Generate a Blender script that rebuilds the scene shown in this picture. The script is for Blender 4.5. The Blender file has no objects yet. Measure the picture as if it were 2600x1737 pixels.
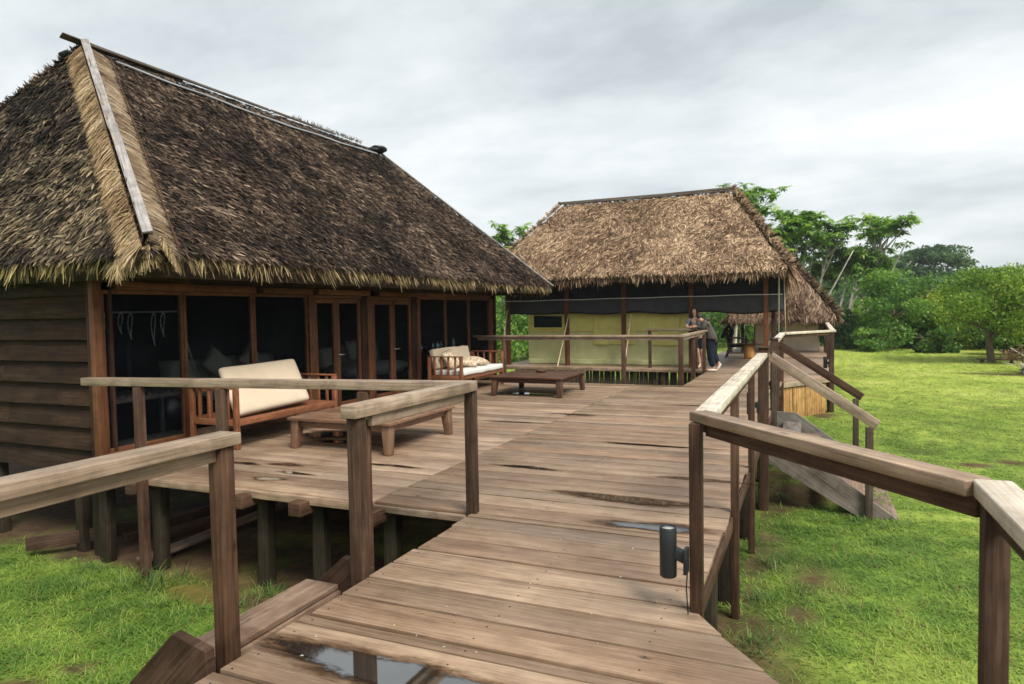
import bpy, bmesh, math, random
import numpy as np
from mathutils import Vector, Matrix
rng = np.random.default_rng(11); random.seed(11)
R = math.radians
SC = bpy.context.scene
COL = SC.collection

# ------------------------------------------------------------------ camera
cam = bpy.data.objects.new('camera', bpy.data.cameras.new('camera')); COL.objects.link(cam)
def cam_matrix(yaw, pitch, roll, loc):
    f = Vector((math.sin(yaw)*math.cos(pitch), math.cos(yaw)*math.cos(pitch), -math.sin(pitch)))
    r0 = Vector((math.cos(yaw), -math.sin(yaw), 0)); d0 = f.cross(r0)
    r = math.cos(roll)*r0 + math.sin(roll)*d0; d = -math.sin(roll)*r0 + math.cos(roll)*d0
    m = Matrix((r, -d, -f)).transposed().to_4x4(); m.translation = loc
    return m
cam.matrix_world = cam_matrix(-0.413184, 0.044369, 0.017399, (0, 0, 1.7))
cam.data.sensor_width = 36; cam.data.lens = 36*1739.72/2600
cam.data.clip_start = .05; cam.data.clip_end = 3000
cam.data.dof.use_dof = True; cam.data.dof.focus_distance = 5.8; cam.data.dof.aperture_fstop = 3.6
SC.camera = cam
SC.cycles.sample_clamp_indirect = 1.5; SC.cycles.caustics_reflective = False; SC.cycles.caustics_refractive = False
SC.view_settings.view_transform = 'Standard'; SC.view_settings.look = 'None'
SC.view_settings.exposure = 1.18; SC.view_settings.gamma = 1

# ------------------------------------------------------------------ world: overcast sky over a Nishita sky
SUN_EL, SUN_AZ = R(50), R(126)          # azimuth measured from +Y towards +X
w = bpy.data.worlds.new('World'); SC.world = w; w.use_nodes = True
nt = w.node_tree; nt.nodes.clear()
def N(t, **k):
    n = nt.nodes.new(t)
    for a, b in k.items(): setattr(n, a, b)
    return n
def L(a, b): nt.links.new(a, b)
def math_(op, a, b=None, clamp=False):
    n = N('ShaderNodeMath', operation=op, use_clamp=clamp)
    for i, v in enumerate((a, b)):
        if v is None: continue
        if isinstance(v, (int, float)): n.inputs[i].default_value = v
        else: L(v, n.inputs[i])
    return n.outputs[0]
def ramp(fac, stops, interp='EASE'):
    n = N('ShaderNodeValToRGB'); cr = n.color_ramp; cr.interpolation = interp
    while len(cr.elements) < len(stops): cr.elements.new(.5)
    for e, (p, c) in zip(cr.elements, stops):
        e.position = p; e.color = (*c, 1) if len(c) == 3 else c
    L(fac, n.inputs[0]); return n.outputs[0]
out = N('ShaderNodeOutputWorld'); bg = N('ShaderNodeBackground'); L(bg.outputs[0], out.inputs[0])
sky = N('ShaderNodeTexSky', sky_type='NISHITA', sun_disc=False, sun_elevation=SUN_EL, sun_rotation=SUN_AZ)
tc = N('ShaderNodeTexCoord'); sp = N('ShaderNodeSeparateXYZ'); L(tc.outputs['Generated'], sp.inputs[0])
zz = math_('ADD', math_('MAXIMUM', sp.outputs[2], 0.0), 0.30)
cb = N('ShaderNodeCombineXYZ'); L(math_('DIVIDE', sp.outputs[0], zz), cb.inputs[0]); L(math_('DIVIDE', sp.outputs[1], zz), cb.inputs[1])
mp = N('ShaderNodeMapping'); mp.inputs['Location'].default_value = (3.3, 1.2, 0); mp.inputs['Rotation'].default_value = (0, 0, R(35)); mp.inputs['Scale'].default_value = (1.1, 1.7, 1)
L(cb.outputs[0], mp.inputs[0])
n1 = N('ShaderNodeTexNoise'); n1.inputs['Scale'].default_value = .55; n1.inputs['Detail'].default_value = 7; n1.inputs['Roughness'].default_value = .55; n1.inputs['Distortion'].default_value = .5
L(mp.outputs[0], n1.inputs['Vector'])
n2 = N('ShaderNodeTexNoise'); n2.inputs['Scale'].default_value = 1.9; n2.inputs['Detail'].default_value = 8; n2.inputs['Roughness'].default_value = .6
L(mp.outputs[0], n2.inputs['Vector'])
# clouds get brighter where the overcast thins, in a band some way above the horizon
band = ramp(sp.outputs[2], [(0.0, (.42,)*3), (.09, (.50,)*3), (.20, (.68,)*3), (.34, (.50,)*3), (.55, (.42,)*3), (1, (.42,)*3)])
cl = math_('ADD', math_('ADD', math_('MULTIPLY', n1.outputs[0], 1.75), math_('MULTIPLY', n2.outputs[0], .85)), math_('SUBTRACT', band, 1.37))
ccol = ramp(cl, [(.10, (0.252, 0.277, 0.287)), (.36, (0.345, 0.369, 0.377)), (.54, (.410, .428, .432)), (.70, (.470, .478, .478)), (.86, (0.490, 0.492, 0.489))], 'LINEAR')
mx = N('ShaderNodeMix', data_type='RGBA'); mx.inputs[0].default_value = .95
sk = N('ShaderNodeMix', data_type='RGBA', blend_type='MULTIPLY'); sk.inputs[0].default_value = 1
L(sky.outputs[0], sk.inputs[6]); sk.inputs[7].default_value = (.1, .1, .1, 1)
# unseen sky behind the camera dimmed, added to darken faces turned towards it
dt = N('ShaderNodeVectorMath', operation='DOT_PRODUCT'); L(tc.outputs['Generated'], dt.inputs[0]); dt.inputs[1].default_value = (.30, .95, 0)
side = ramp(math_('ADD', math_('MULTIPLY', dt.outputs['Value'], .5), .5), [(.12, (.88, .88, .88)), (.60, (1, 1, 1)), (1, (1, 1, 1))], 'EASE')
c2 = N('ShaderNodeMix', data_type='RGBA', blend_type='MULTIPLY'); c2.inputs[0].default_value = 1; L(ccol, c2.inputs[6]); L(side, c2.inputs[7])
L(sk.outputs[2], mx.inputs[6]); L(c2.outputs[2], mx.inputs[7]); L(mx.outputs[2], bg.inputs[0]); bg.inputs[1].default_value = 1.0

sl = bpy.data.lights.new('sun', 'SUN'); sl.energy = 2.45; sl.angle = R(26); sl.color = (1, .955, .88)
so = bpy.data.objects.new('sun', sl); COL.objects.link(so)
sd = Vector((math.sin(SUN_AZ)*math.cos(SUN_EL), math.cos(SUN_AZ)*math.cos(SUN_EL), math.sin(SUN_EL)))
so.rotation_euler = (-sd).to_track_quat('-Z', 'Y').to_euler(); so.location = sd*50

# ------------------------------------------------------------------ node material helpers
def new_mat(name):
    global nt
    m = bpy.data.materials.new(name); m.use_nodes = True; nt = m.node_tree
    return m, nt.nodes['Principled BSDF']
def attr(name, typ='GEOMETRY'):
    return N('ShaderNodeAttribute', attribute_name=name, attribute_type=typ)
def noise(vec, scale, detail=4, rough=.55, dist=0.):
    n = N('ShaderNodeTexNoise'); n.inputs['Scale'].default_value = scale; n.inputs['Detail'].default_value = detail
    n.inputs['Roughness'].default_value = rough; n.inputs['Distortion'].default_value = dist
    if vec is not None: L(vec, n.inputs['Vector'])
    return n.outputs[0]
def mixc(f, a, b, mode='MIX'):
    n = N('ShaderNodeMix', data_type='RGBA', blend_type=mode)
    for i, v in ((0, f), (6, a), (7, b)):
        if isinstance(v, (int, float)): n.inputs[i].default_value = v
        elif isinstance(v, tuple): n.inputs[i].default_value = (*v, 1)
        else: L(v, n.inputs[i])
    return n.outputs[2]
def bump(h, strength, dist, bs):
    b = N('ShaderNodeBump'); b.inputs['Strength'].default_value = strength; b.inputs['Distance'].default_value = dist
    L(h, b.inputs['Height']); L(b.outputs[0], bs.inputs['Normal'])

def wood(name, dark, mid, light, tints, rough=(.45, .8), stain=.5, fine=15., bstr=.35, spots=True, con=1., blot=1.):
    """sawn timber: grain runs along U (metres); 'rnd' gives every board its own piece of the pattern"""
    m, bs = new_mat(name)
    uv = N('ShaderNodeUVMap', uv_map='uv'); s = N('ShaderNodeSeparateXYZ'); L(uv.outputs[0], s.inputs[0])
    r = attr('rnd').outputs['Fac']
    def vec(ku, kv):
        c = N('ShaderNodeCombineXYZ')
        L(math_('ADD', math_('MULTIPLY', s.outputs[0], ku), math_('MULTIPLY', r, 57.)), c.inputs[0])
        L(math_('ADD', math_('MULTIPLY', s.outputs[1], kv), math_('MULTIPLY', r, 31.)), c.inputs[1])
        L(math_('MULTIPLY', r, 19.), c.inputs[2]); return c.outputs[0]
    g1 = noise(vec(1.3, fine*2.2), 1.6, 6, .62, .35)
    g2 = noise(vec(.55, 4.2), 1.5, 4, .55, .6)
    g3 = noise(vec(6., 95.), 1.2, 3, .6)
    tco = N('ShaderNodeTexCoord')
    st = noise(tco.outputs['Object'], 1.1, 5, .6, .4)
    f = math_('ADD', math_('MULTIPLY', g1, .5), math_('ADD', math_('MULTIPLY', g2, .38), math_('MULTIPLY', g3, .12)))
    c = ramp(f, [(.48-.18/con, dark), (.48, mid), (.48+.18/con, light)], 'LINEAR')
    t = ramp(r, [(i/(len(tints)-1), tt) for i, tt in enumerate(tints)], 'LINEAR')
    c = mixc(1., c, t, 'MULTIPLY')
    stn = ramp(st, [(.36, (0, 0, 0)), (.58, (1, 1, 1))], 'LINEAR')
    c = mixc(math_('MULTIPLY', math_('SUBTRACT', 1., stn), stain), c, mixc(1., c, (.55, .5, .48), 'MULTIPLY'))
    s2 = noise(tco.outputs['Object'], 5.5, 6, .65, .3)
    c = mixc(1., c, ramp(s2, [(.34, (1-.28*blot, 1-.30*blot, 1-.31*blot)), (.5, (1, 1, 1)), (.68, (1+.2*blot, 1+.19*blot, 1+.18*blot))], 'LINEAR'), 'MULTIPLY')
    g4 = noise(vec(2.2, 60.), 1., 2, .5)
    c = mixc(math_('MULTIPLY', ramp(g4, [(.60, (0, 0, 0)), (.70, (1, 1, 1))], 'LINEAR'), .55), c, mixc(1., c, (.45, .42, .40), 'MULTIPLY'))
    if spots:   # knots and nail marks
        v = N('ShaderNodeTexVoronoi'); v.inputs['Scale'].default_value = 1.; L(vec(1.6, 5.), v.inputs['Vector'])
        k = ramp(v.outputs['Distance'], [(.03, (1, 1, 1)), (.075, (0, 0, 0))], 'LINEAR')
        c = mixc(math_('MULTIPLY', k, .75), c, tuple(x*.35 for x in dark))
    L(c, bs.inputs['Base Color']); bs.inputs['Specular IOR Level'].default_value = .5 if name in ('deck_wood', 'rail_wood', 'bleached_wood', 'table_wood') else .16
    rr = N('ShaderNodeMapRange'); L(math_('ADD', math_('MULTIPLY', st, .6), math_('MULTIPLY', g1, .4)), rr.inputs[0])
    rr.inputs[1].default_value = .3; rr.inputs[2].default_value = .65; rr.inputs[3].default_value = rough[0]; rr.inputs[4].default_value = rough[1]
    L(rr.outputs[0], bs.inputs['Roughness'])
    bump(math_('ADD', math_('ADD', g1, math_('MULTIPLY', g3, .5)), math_('MULTIPLY', g4, -.8)), bstr*1.4, .005, bs)
    return m
def flat(name, col, rough=.7, metal=0., var=.25, scale=6., bmp=.0):
    m, bs = new_mat(name)
    tco = N('ShaderNodeTexCoord'); n = noise(tco.outputs['Object'], scale, 5, .6)
    c = ramp(n, [(.3, tuple(x*(1-var) for x in col)), (.7, tuple(min(1, x*(1+var)) for x in col))], 'LINEAR')
    L(c, bs.inputs['Base Color']); bs.inputs['Roughness'].default_value = rough; bs.inputs['Metallic'].default_value = metal; bs.inputs['Specular IOR Level'].default_value = .12 if rough > .75 else .4
    if bmp: bump(noise(tco.outputs['Object'], scale*6, 4, .6), bmp, .004, bs)
    return m
def colmat(name, rough=.75, trans=0., spec=.3):
    """colour comes from each strand / leaf / blade"""
    m, bs = new_mat(name); a = attr('Col')
    L(a.outputs['Color'], bs.inputs['Base Color']); bs.inputs['Roughness'].default_value = rough
    bs.inputs['Specular IOR Level'].default_value = spec
    if trans:
        tr = N('ShaderNodeBsdfTranslucent'); L(mixc(1., a.outputs['Color'], (1., 1.1, .55), 'MULTIPLY'), tr.inputs[0])
        ms = N('ShaderNodeMixShader'); ms.inputs[0].default_value = trans
        L(bs.outputs[0], ms.inputs[1]); L(tr.outputs[0], ms.inputs[2]); L(ms.outputs[0], nt.nodes['Material Output'].inputs[0])
    return m
def fabric(name, col, var=.12, weave=180.):
    m, bs = new_mat(name); tco = N('ShaderNodeTexCoord')
    n = noise(tco.outputs['Object'], 3.5, 5, .6); w_ = noise(tco.outputs['Object'], weave, 2, .5)
    c = ramp(n, [(.3, tuple(x*(1-var) for x in col)), (.7, tuple(min(1, x*(1+var)) for x in col))], 'LINEAR')
    L(c, bs.inputs['Base Color']); bs.inputs['Roughness'].default_value = .9; bs.inputs['Sheen Weight'].default_value = .02; bs.inputs['Specular IOR Level'].default_value = .15
    bump(math_('ADD', math_('MULTIPLY', n, 2.), w_), .35, .006, bs)
    return m

M = {}
M['deck'] = wood('deck_wood', (.085, .052, .033), (.252, .174, .116), (.46, .356, .258),
                 [(1.08, .98, .9), (.66, .62, .59), (1.2, 1.18, 1.14), (.80, .75, .71), (1.12, 1.15, 1.18), (1.06, .94, .85), (.72, .72, .73), (1.42, 1.37, 1.3)], (.26, .62), .45, con=.62, blot=.5)
M['rail'] = wood('rail_wood', (.095, .06, .040), (.27, .196, .136), (.48, .39, .295),
                 [(1.1, 1, .9), (.85, .85, .85), (1.1, 1.1, 1.1)], (.36, .66), .4, con=.8)
M['pale'] = wood('bleached_wood', (.30, .25, .19), (.52, .46, .37), (.66, .61, .53), [(1, .97, .9), (1, 1, 1), (1.05, 1.03, 1)], (.55, .85), .3)
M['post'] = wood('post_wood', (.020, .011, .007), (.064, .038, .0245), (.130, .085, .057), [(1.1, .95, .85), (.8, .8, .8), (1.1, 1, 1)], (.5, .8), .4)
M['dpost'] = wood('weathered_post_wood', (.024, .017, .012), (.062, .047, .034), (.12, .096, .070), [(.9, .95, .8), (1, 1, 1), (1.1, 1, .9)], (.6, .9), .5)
M['under'] = wood('dark_post_wood', (.010, .008, .005), (.027, .021, .014), (.06, .048, .033), [(.9, .95, .8), (1, 1, 1), (1.1, 1, .9)], (.6, .9), .5)  # darker copy of the weathered post wood, for posts below the floors
M['frame'] = wood('red_timber', (.052, .021, .011), (.138, .060, .030), (.23, .112, .060), [(1.1, .9, .8), (.8, .8, .8), (1.15, 1.1, 1)], (.35, .65), .35, spots=False)
M['dframe'] = wood('dark_red_timber', (.018, .009, .006), (.045, .023, .015), (.085, .046, .03), [(1.1, .95, .85), (.85, .85, .85), (1.1, 1, 1)], (.5, .8), .4)
M['siding'] = wood('siding_wood', (.010, .005, .003), (.034, .020, .012), (.078, .050, .032), [(1, .95, .85), (.75, .78, .8), (1.15, 1.05, .95), (.9, .85, .8)], (.6, .9), .6)
M['teak'] = wood('teak', (.085, .032, .016), (.20, .082, .04), (.30, .145, .075), [(1.05, .95, .9), (.9, .9, .9), (1.1, 1, 1)], (.35, .6), .3, spots=False)
M['table'] = wood('table_wood', (.07, .036, .02), (.165, .092, .053), (.27, .17, .108), [(1.1, .95, .85), (.88, .88, .9), (1.08, 1.05, 1)], (.35, .6), .4, spots=False)
M['table_dark'] = wood('dark_table_wood', (.035, .018, .012), (.085, .048, .032), (.15, .092, .064), [(1.1, .95, .85), (.88, .88, .9), (1.08, 1.05, 1)], (.35, .6), .4, spots=False)
M['stair'] = wood('stair_wood', (.06, .048, .04), (.15, .128, .108), (.26, .23, .20), [(.95, 1, 1.05), (1, 1, 1), (1.05, 1, .95)], (.55, .85), .65)
M['tread'] = wood('tread_wood', (.085, .055, .04), (.20, .142, .105), (.31, .235, .18), [(1.05, .97, .9), (.92, .92, .92), (1.05, 1, 1)], (.45, .8), .4)
M['batten'] = wood('grey_batten', (.13, .12, .115), (.25, .24, .235), (.40, .395, .39), [(1, .97, .95), (1, 1, 1), (.9, .9, .95)], (.5, .8), .3)
M['bamboo'] = wood('bamboo', (.20, .115, .045), (.40, .25, .105), (.56, .39, .19), [(1.05, .92, .75), (.7, .66, .6), (1.1, 1.05, .95), (.95, .8, .6)], (.35, .6), .35, 6., spots=False)
M['bam_pole'] = flat('dry_bamboo', (.62, .50, .30), .5, 0, .15, 3)
M['log'] = wood('log_wood', (.25, .12, .04), (.45, .24, .085), (.58, .36, .16), [(1, .95, .9), (1, 1, 1)], (.5, .8), .6)
M['thatch'] = colmat('thatch_strands', .8, 0., .08)
M['roofbase'] = flat('thatch_core', (.045, .034, .027), .95, 0, .4, 8)
M['roofbase2'] = flat('thatch_core_light', (.11, .075, .05), .95, 0, .4, 8)
M['leaf'] = colmat('leaf', .5, .5, .4)
M['grass'] = colmat('grass_blade', .55, .35, .35)
M['bark'] = flat('bark', (.13, .10, .075), .9, 0, .4, 7, .4)
M['palebark'] = flat('pale_bark', (.42, .39, .33), .85, 0, .3, 4, .3)
M['cream'] = fabric('cream_canvas', (.52, .42, .31), .06, 260)
M['white_c'] = fabric('white_canvas', (.62, .60, .56), .05, 260)
M['black'] = flat('black_metal', (.022, .026, .029), .42, .2, .2, 5)
M['steel'] = flat('steel', (.45, .45, .45), .3, 1., .1, 5)
M['shade'] = fabric('shade_cloth', (.021, .023, .026), .25, 220)
M['canvas3'] = fabric('tan_canvas', (.56, .49, .40), .08, 120)
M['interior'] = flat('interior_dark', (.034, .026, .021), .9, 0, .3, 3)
M['plastic'] = flat('grey_sheet', (.20, .205, .215), .4, 0, .2, 3)
M['tarp'] = flat('dark_tarp', (.022, .025, .032), .5, 0, .3, 3)
M['skin'] = flat('skin', (.64, .40, .30), .5, 0, .08, 14)
M['skin2'] = flat('tanned_skin', (.46, .26, .18), .5, 0, .08, 14)
M['hair'] = flat('brown_hair', (.085, .05, .033), .6, 0, .4, 40)
M['hair2'] = flat('black_hair', (.012, .010, .009), .6, 0, .4, 40)
M['tee'] = fabric('slate_jersey', (.17, .215, .25), .12, 240)
M['shorts'] = fabric('navy_twill', (.022, .033, .055), .15, 240)
M['hoodie'] = fabric('charcoal_fleece', (.07, .064, .055), .12, 160)
M['trousers'] = fabric('ink_blue_cloth', (.009, .013, .022), .15, 200)
M['sole'] = flat('pale_sole', (.6, .52, .42), .7, 0, .1, 10)
M['rattan'] = flat('dark_rattan', (.055, .032, .02), .5, 0, .4, 20, .3)
M['rope'] = flat('white_rope', (.72, .72, .70), .7, 0, .1, 10)
M['glass_b'] = flat('bottle_dark', (.02, .03, .025), .1, 0, .1, 5)
M['cup'] = flat('pale_ceramic', (.6, .6, .58), .3, 0, .05, 5)
M['bead'] = flat('bead', (.62, .60, .55), .5, 0, .3, 30)
# tent canvas
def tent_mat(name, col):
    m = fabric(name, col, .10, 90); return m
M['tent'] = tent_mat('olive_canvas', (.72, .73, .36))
M['tent_y'] = tent_mat('mustard_canvas', (.78, .74, .25))  # flap canvas; also the shade tone painted over the upper wall
M['mesh_w'] = flat('green_netting', (.012, .03, .032), .8, 0, .2, 30)
# patterned pillow
m_, bs_ = new_mat('patterned_cloth'); tco_ = N('ShaderNodeTexCoord'); v_ = N('ShaderNodeTexVoronoi', feature='SMOOTH_F1'); v_.inputs['Scale'].default_value = 26; L(tco_.outputs['Object'], v_.inputs['Vector'])
L(ramp(v_.outputs['Distance'], [(.15, (.16, .10, .06)), (.35, (.40, .30, .19)), (.6, (.55, .46, .34))], 'LINEAR'), bs_.inputs['Base Color']); bs_.inputs['Roughness'].default_value = .9; M['pattern'] = m_
# insect screen: partly see-through dark weave
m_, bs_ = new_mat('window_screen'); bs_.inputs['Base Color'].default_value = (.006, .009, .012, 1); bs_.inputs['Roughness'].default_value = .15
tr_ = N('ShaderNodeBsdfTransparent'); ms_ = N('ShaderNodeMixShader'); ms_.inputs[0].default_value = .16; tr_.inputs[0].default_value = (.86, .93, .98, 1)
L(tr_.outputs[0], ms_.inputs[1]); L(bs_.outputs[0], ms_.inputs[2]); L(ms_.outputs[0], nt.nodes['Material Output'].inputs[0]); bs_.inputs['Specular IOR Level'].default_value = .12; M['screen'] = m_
# puddle: thin water film over wet wood, edge frayed
m_, bs_ = new_mat('rain_water')
tco_ = N('ShaderNodeTexCoord'); e_ = attr('edge').outputs['Fac']
mpp = N('ShaderNodeMapping'); mpp.inputs['Scale'].default_value = (1, 3.2, 1); L(tco_.outputs['Object'], mpp.inputs[0])
nn_ = noise(mpp.outputs[0], 9, 6, .7)
a_ = ramp(math_('ADD', e_, math_('MULTIPLY', math_('SUBTRACT', nn_, .5), .9)), [(.46, (1, 1, 1)), (.66, (0, 0, 0))], 'LINEAR')
bs_.inputs['Base Color'].default_value = (.022, .018, .015, 1); bs_.inputs['Roughness'].default_value = .035; bs_.inputs['IOR'].default_value = 2.3; bs_.inputs['Specular IOR Level'].default_value = 1.
tr_ = N('ShaderNodeBsdfTransparent'); ms_ = N('ShaderNodeMixShader')
L(ramp(math_('ADD', e_, math_('MULTIPLY', math_('SUBTRACT', nn_, .5), .8)), [(.55, (.40, .36, .33)), (.74, (.66, .63, .60)), (.98, (1, 1, 1))], 'LINEAR'), tr_.inputs[0])
L(a_, ms_.inputs[0]); L(tr_.outputs[0], ms_.inputs[1]); L(bs_.outputs[0], ms_.inputs[2]); L(ms_.outputs[0], nt.nodes['Material Output'].inputs[0]); M['water'] = m_
# ground: soil and turf colour from 'Col', fine mottling on top
m_, bs_ = new_mat('turf_ground'); a_ = attr('Col'); tco_ = N('ShaderNodeTexCoord')
f1 = noise(tco_.outputs['Object'], 5.5, 8, .7); f2 = noise(tco_.outputs['Object'], .35, 5, .6)
cc = mixc(1., a_.outputs['Color'], ramp(f1, [(.3, (.55, .55, .55)), (.5, (1, 1, 1)), (.72, (1.45, 1.4, 1.3))], 'LINEAR'), 'MULTIPLY')
cc = mixc(1., cc, ramp(f2, [(.35, (.85, .9, .8)), (.65, (1.15, 1.08, 1.1))], 'LINEAR'), 'MULTIPLY')
L(cc, bs_.inputs['Base Color']); bs_.inputs['Roughness'].default_value = .95; bs_.inputs['Specular IOR Level'].default_value = .1; bump(f1, .6, .04, bs_); M['ground'] = m_

# ------------------------------------------------------------------ mesh helpers
def np_mesh(name, V, F, cols=None, attrs=None, smooth=False, uv=None):
    V = np.asarray(V, dtype=np.float32); F = np.asarray(F, dtype=np.int32)
    me = bpy.data.meshes.new(name); m, k = F.shape
    me.vertices.add(len(V)); me.vertices.foreach_set('co', V.ravel())
    me.loops.add(m*k); me.loops.foreach_set('vertex_index', F.ravel())
    me.polygons.add(m); me.polygons.foreach_set('loop_start', np.arange(0, m*k, k, dtype=np.int32))
    me.polygons.foreach_set('loop_total', np.full(m, k, dtype=np.int32))
    if smooth: me.polygons.foreach_set('use_smooth', np.ones(m, dtype=bool))
    me.update(calc_edges=True)
    if cols is not None:
        a = me.attributes.new('Col', 'FLOAT_COLOR', 'POINT'); c = np.ones((len(V), 4), dtype=np.float32); c[:, :3] = cols
        a.data.foreach_set('color', c.ravel())
    for n_, v_ in (attrs or {}).items():
        a = me.attributes.new(n_, 'FLOAT', 'POINT'); a.data.foreach_set('value', np.asarray(v_, dtype=np.float32))
    if uv is not None:
        l = me.uv_layers.new(name='uv'); l.data.foreach_set('uv', np.asarray(uv, dtype=np.float32).ravel())
    return me
def tag(o, label=None, cat=None, group=None, kind=None):
    for k, v in (('label', label), ('category', cat), ('group', group), ('kind', kind)):
        if v: o[k] = v
    return o
def attach(o, parent):
    if parent is not None:
        o.parent = parent
        if parent.parent is None: o.matrix_parent_inverse = Matrix.Translation(-parent.location)
    return o
def link(name, me, mat, parent=None, bev=0.):
    o = bpy.data.objects.new(name, me); COL.objects.link(o)
    if mat: me.materials.append(mat)
    attach(o, parent)
    if bev:
        b = o.modifiers.new('bevel', 'BEVEL'); b.width = bev; b.segments = 2; b.limit_method = 'ANGLE'; b.angle_limit = R(40)
    return o
def thing(name, label, cat, loc=(0, 0, 0), group=None):
    o = bpy.data.objects.new(name, None); COL.objects.link(o); o.location = loc; o.empty_display_size = .2
    return tag(o, label, cat, group)
Q6 = [(0, 3, 2, 1), (4, 5, 6, 7), (0, 1, 5, 4), (1, 2, 6, 5), (2, 3, 7, 6), (3, 0, 4, 7)]
class Bx:
    """collects boards; each keeps its own grain"""
    def __init__(s): s.V, s.F, s.U, s.r = [], [], [], []
    def hexa(s, v8, ax, r=None):
        r = random.random() if r is None else r; b = len(s.V); ax = [Vector(a) for a in ax]
        v8 = [Vector(v) for v in v8]; c = sum(v8, Vector())/8
        s.V += [tuple(v) for v in v8]; s.r += [r]*8
        for i, q in enumerate(Q6):
            s.F.append(tuple(b+k for k in q))
            n = (v8[q[1]]-v8[q[0]]).cross(v8[q[3]]-v8[q[0]])
            e = abs(n.normalized().dot(ax[0])) > .7 if n.length > 0 else False
            for k in q:
                d = v8[k]-c
                if e: s.U.append((d.dot(ax[1])*.3, d.dot(ax[2])+i*.37))
                elif abs(n.normalized().dot(ax[1])) > .7: s.U.append((d.dot(ax[0]), d.dot(ax[2])+i*.37))
                else: s.U.append((d.dot(ax[0]), d.dot(ax[1])+i*.37))
        return s
    def beam(s, p0, p1, w, h, up=(0, 0, 1), r=None, w1=None, h1=None):
        p0, p1 = Vector(p0), Vector(p1); a = (p1-p0).normalized(); up = Vector(up)
        if abs(a.dot(up)) > .98: up = Vector((0, 1, 0))
        sd = a.cross(up).normalized(); u = sd.cross(a).normalized()
        w1 = w if w1 is None else w1; h1 = h if h1 is None else h1
        v = [p0-sd*w/2-u*h/2, p1-sd*w1/2-u*h1/2, p1+sd*w1/2-u*h1/2, p0+sd*w/2-u*h/2,
             p0-sd*w/2+u*h/2, p1-sd*w1/2+u*h1/2, p1+sd*w1/2+u*h1/2, p0+sd*w/2+u*h/2]
        return s.hexa(v, (a, sd, u), r)
    def box(s, lo, hi, r=None):
        lo, hi = Vector(lo), Vector(hi); d = hi-lo; k = max(range(3), key=lambda i: d[i]); c = (lo+hi)/2
        e = Vector(); e[k] = d[k]/2; o = [i for i in range(3) if i != k]
        up = Vector(); up[o[1]] = 1
        return s.beam(c-e, c+e, d[o[0]], d[o[1]], up, r)
    def mesh(s, name):
        return np_mesh(name, s.V, s.F, attrs={'rnd': s.r}, uv=s.U)
    def build(s, name, mat, parent=None, bev=.004, label=None):
        o = link(name, s.mesh(name), mat, parent, bev)
        if label: o['label'] = label
        return o
def tube_arrays(pts, rad, seg=8, cap=True):
    P = [Vector(p) for p in pts]; n = len(P); rad = [rad]*n if isinstance(rad, (int, float)) else rad
    V, F = [], []; ref = Vector((0, 0, 1))
    for i, p in enumerate(P):
        t = (P[min(i+1, n-1)]-P[max(i-1, 0)]).normalized()
        a = t.cross(ref if abs(t.dot(ref)) < .95 else Vector((1, 0, 0))).normalized(); b = t.cross(a)
        for k in range(seg):
            th = 2*math.pi*k/seg; V.append(tuple(p+(a*math.cos(th)+b*math.sin(th))*rad[i]))
    for i in range(n-1):
        for k in range(seg):
            F.append((i*seg+k, i*seg+(k+1) % seg, (i+1)*seg+(k+1) % seg, (i+1)*seg+k))
    if cap:
        for base, p in ((0, P[0]), ((n-1)*seg, P[-1])):
            V.append(tuple(p)); c = len(V)-1
            for k in range(0, seg, 1):
                F.append((base+k, base+(k+1) % seg, c, c))
    return V, F
class Tb:
    def __init__(s): s.V, s.F, s.r = [], [], []
    def tube(s, pts, rad, seg=8):
        v, f = tube_arrays(pts, rad, seg); b = len(s.V); s.V += v; s.r += [random.random()]*len(v)
        s.F += [tuple(b+i for i in q) for q in f]; return s
    def build(s, name, mat, parent=None, smooth=True):
        me = bpy.data.meshes.new(name); me.from_pydata(s.V, [], [q if q[2] != q[3] else q[:3] for q in s.F])
        me.attributes.new('rnd', 'FLOAT', 'POINT').data.foreach_set('value', np.array(s.r, dtype=np.float32))
        if smooth: me.polygons.foreach_set('use_smooth', np.ones(len(me.polygons), dtype=bool))
        l = me.uv_layers.new(name='uv')
        for lp in me.loops:
            c = me.vertices[lp.vertex_index].co; l.data[lp.index].uv = (c.z, c.x+c.y)
        return link(name, me, mat, parent)
def lathe(prof, seg=20):
    """prof: list of (r, z)"""
    V, F = [], []
    for r_, z in prof:
        for k in range(seg):
            t = 2*math.pi*k/seg; V.append((r_*math.cos(t), r_*math.sin(t), z))
    n = len(prof)
    for i in range(n-1):
        for k in range(seg): F.append((i*seg+k, i*seg+(k+1) % seg, (i+1)*seg+(k+1) % seg, (i+1)*seg+k))
    return V, F
def lathe_obj(name, prof, mat, parent, loc=(0, 0, 0), seg=20):
    V, F = lathe(prof, seg); V = [(x+loc[0], y+loc[1], z+loc[2]) for x, y, z in V]
    me = bpy.data.meshes.new(name); me.from_pydata(V, [], F)
    me.polygons.foreach_set('use_smooth', np.ones(len(F), dtype=bool))
    return link(name, me, mat, parent)
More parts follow.
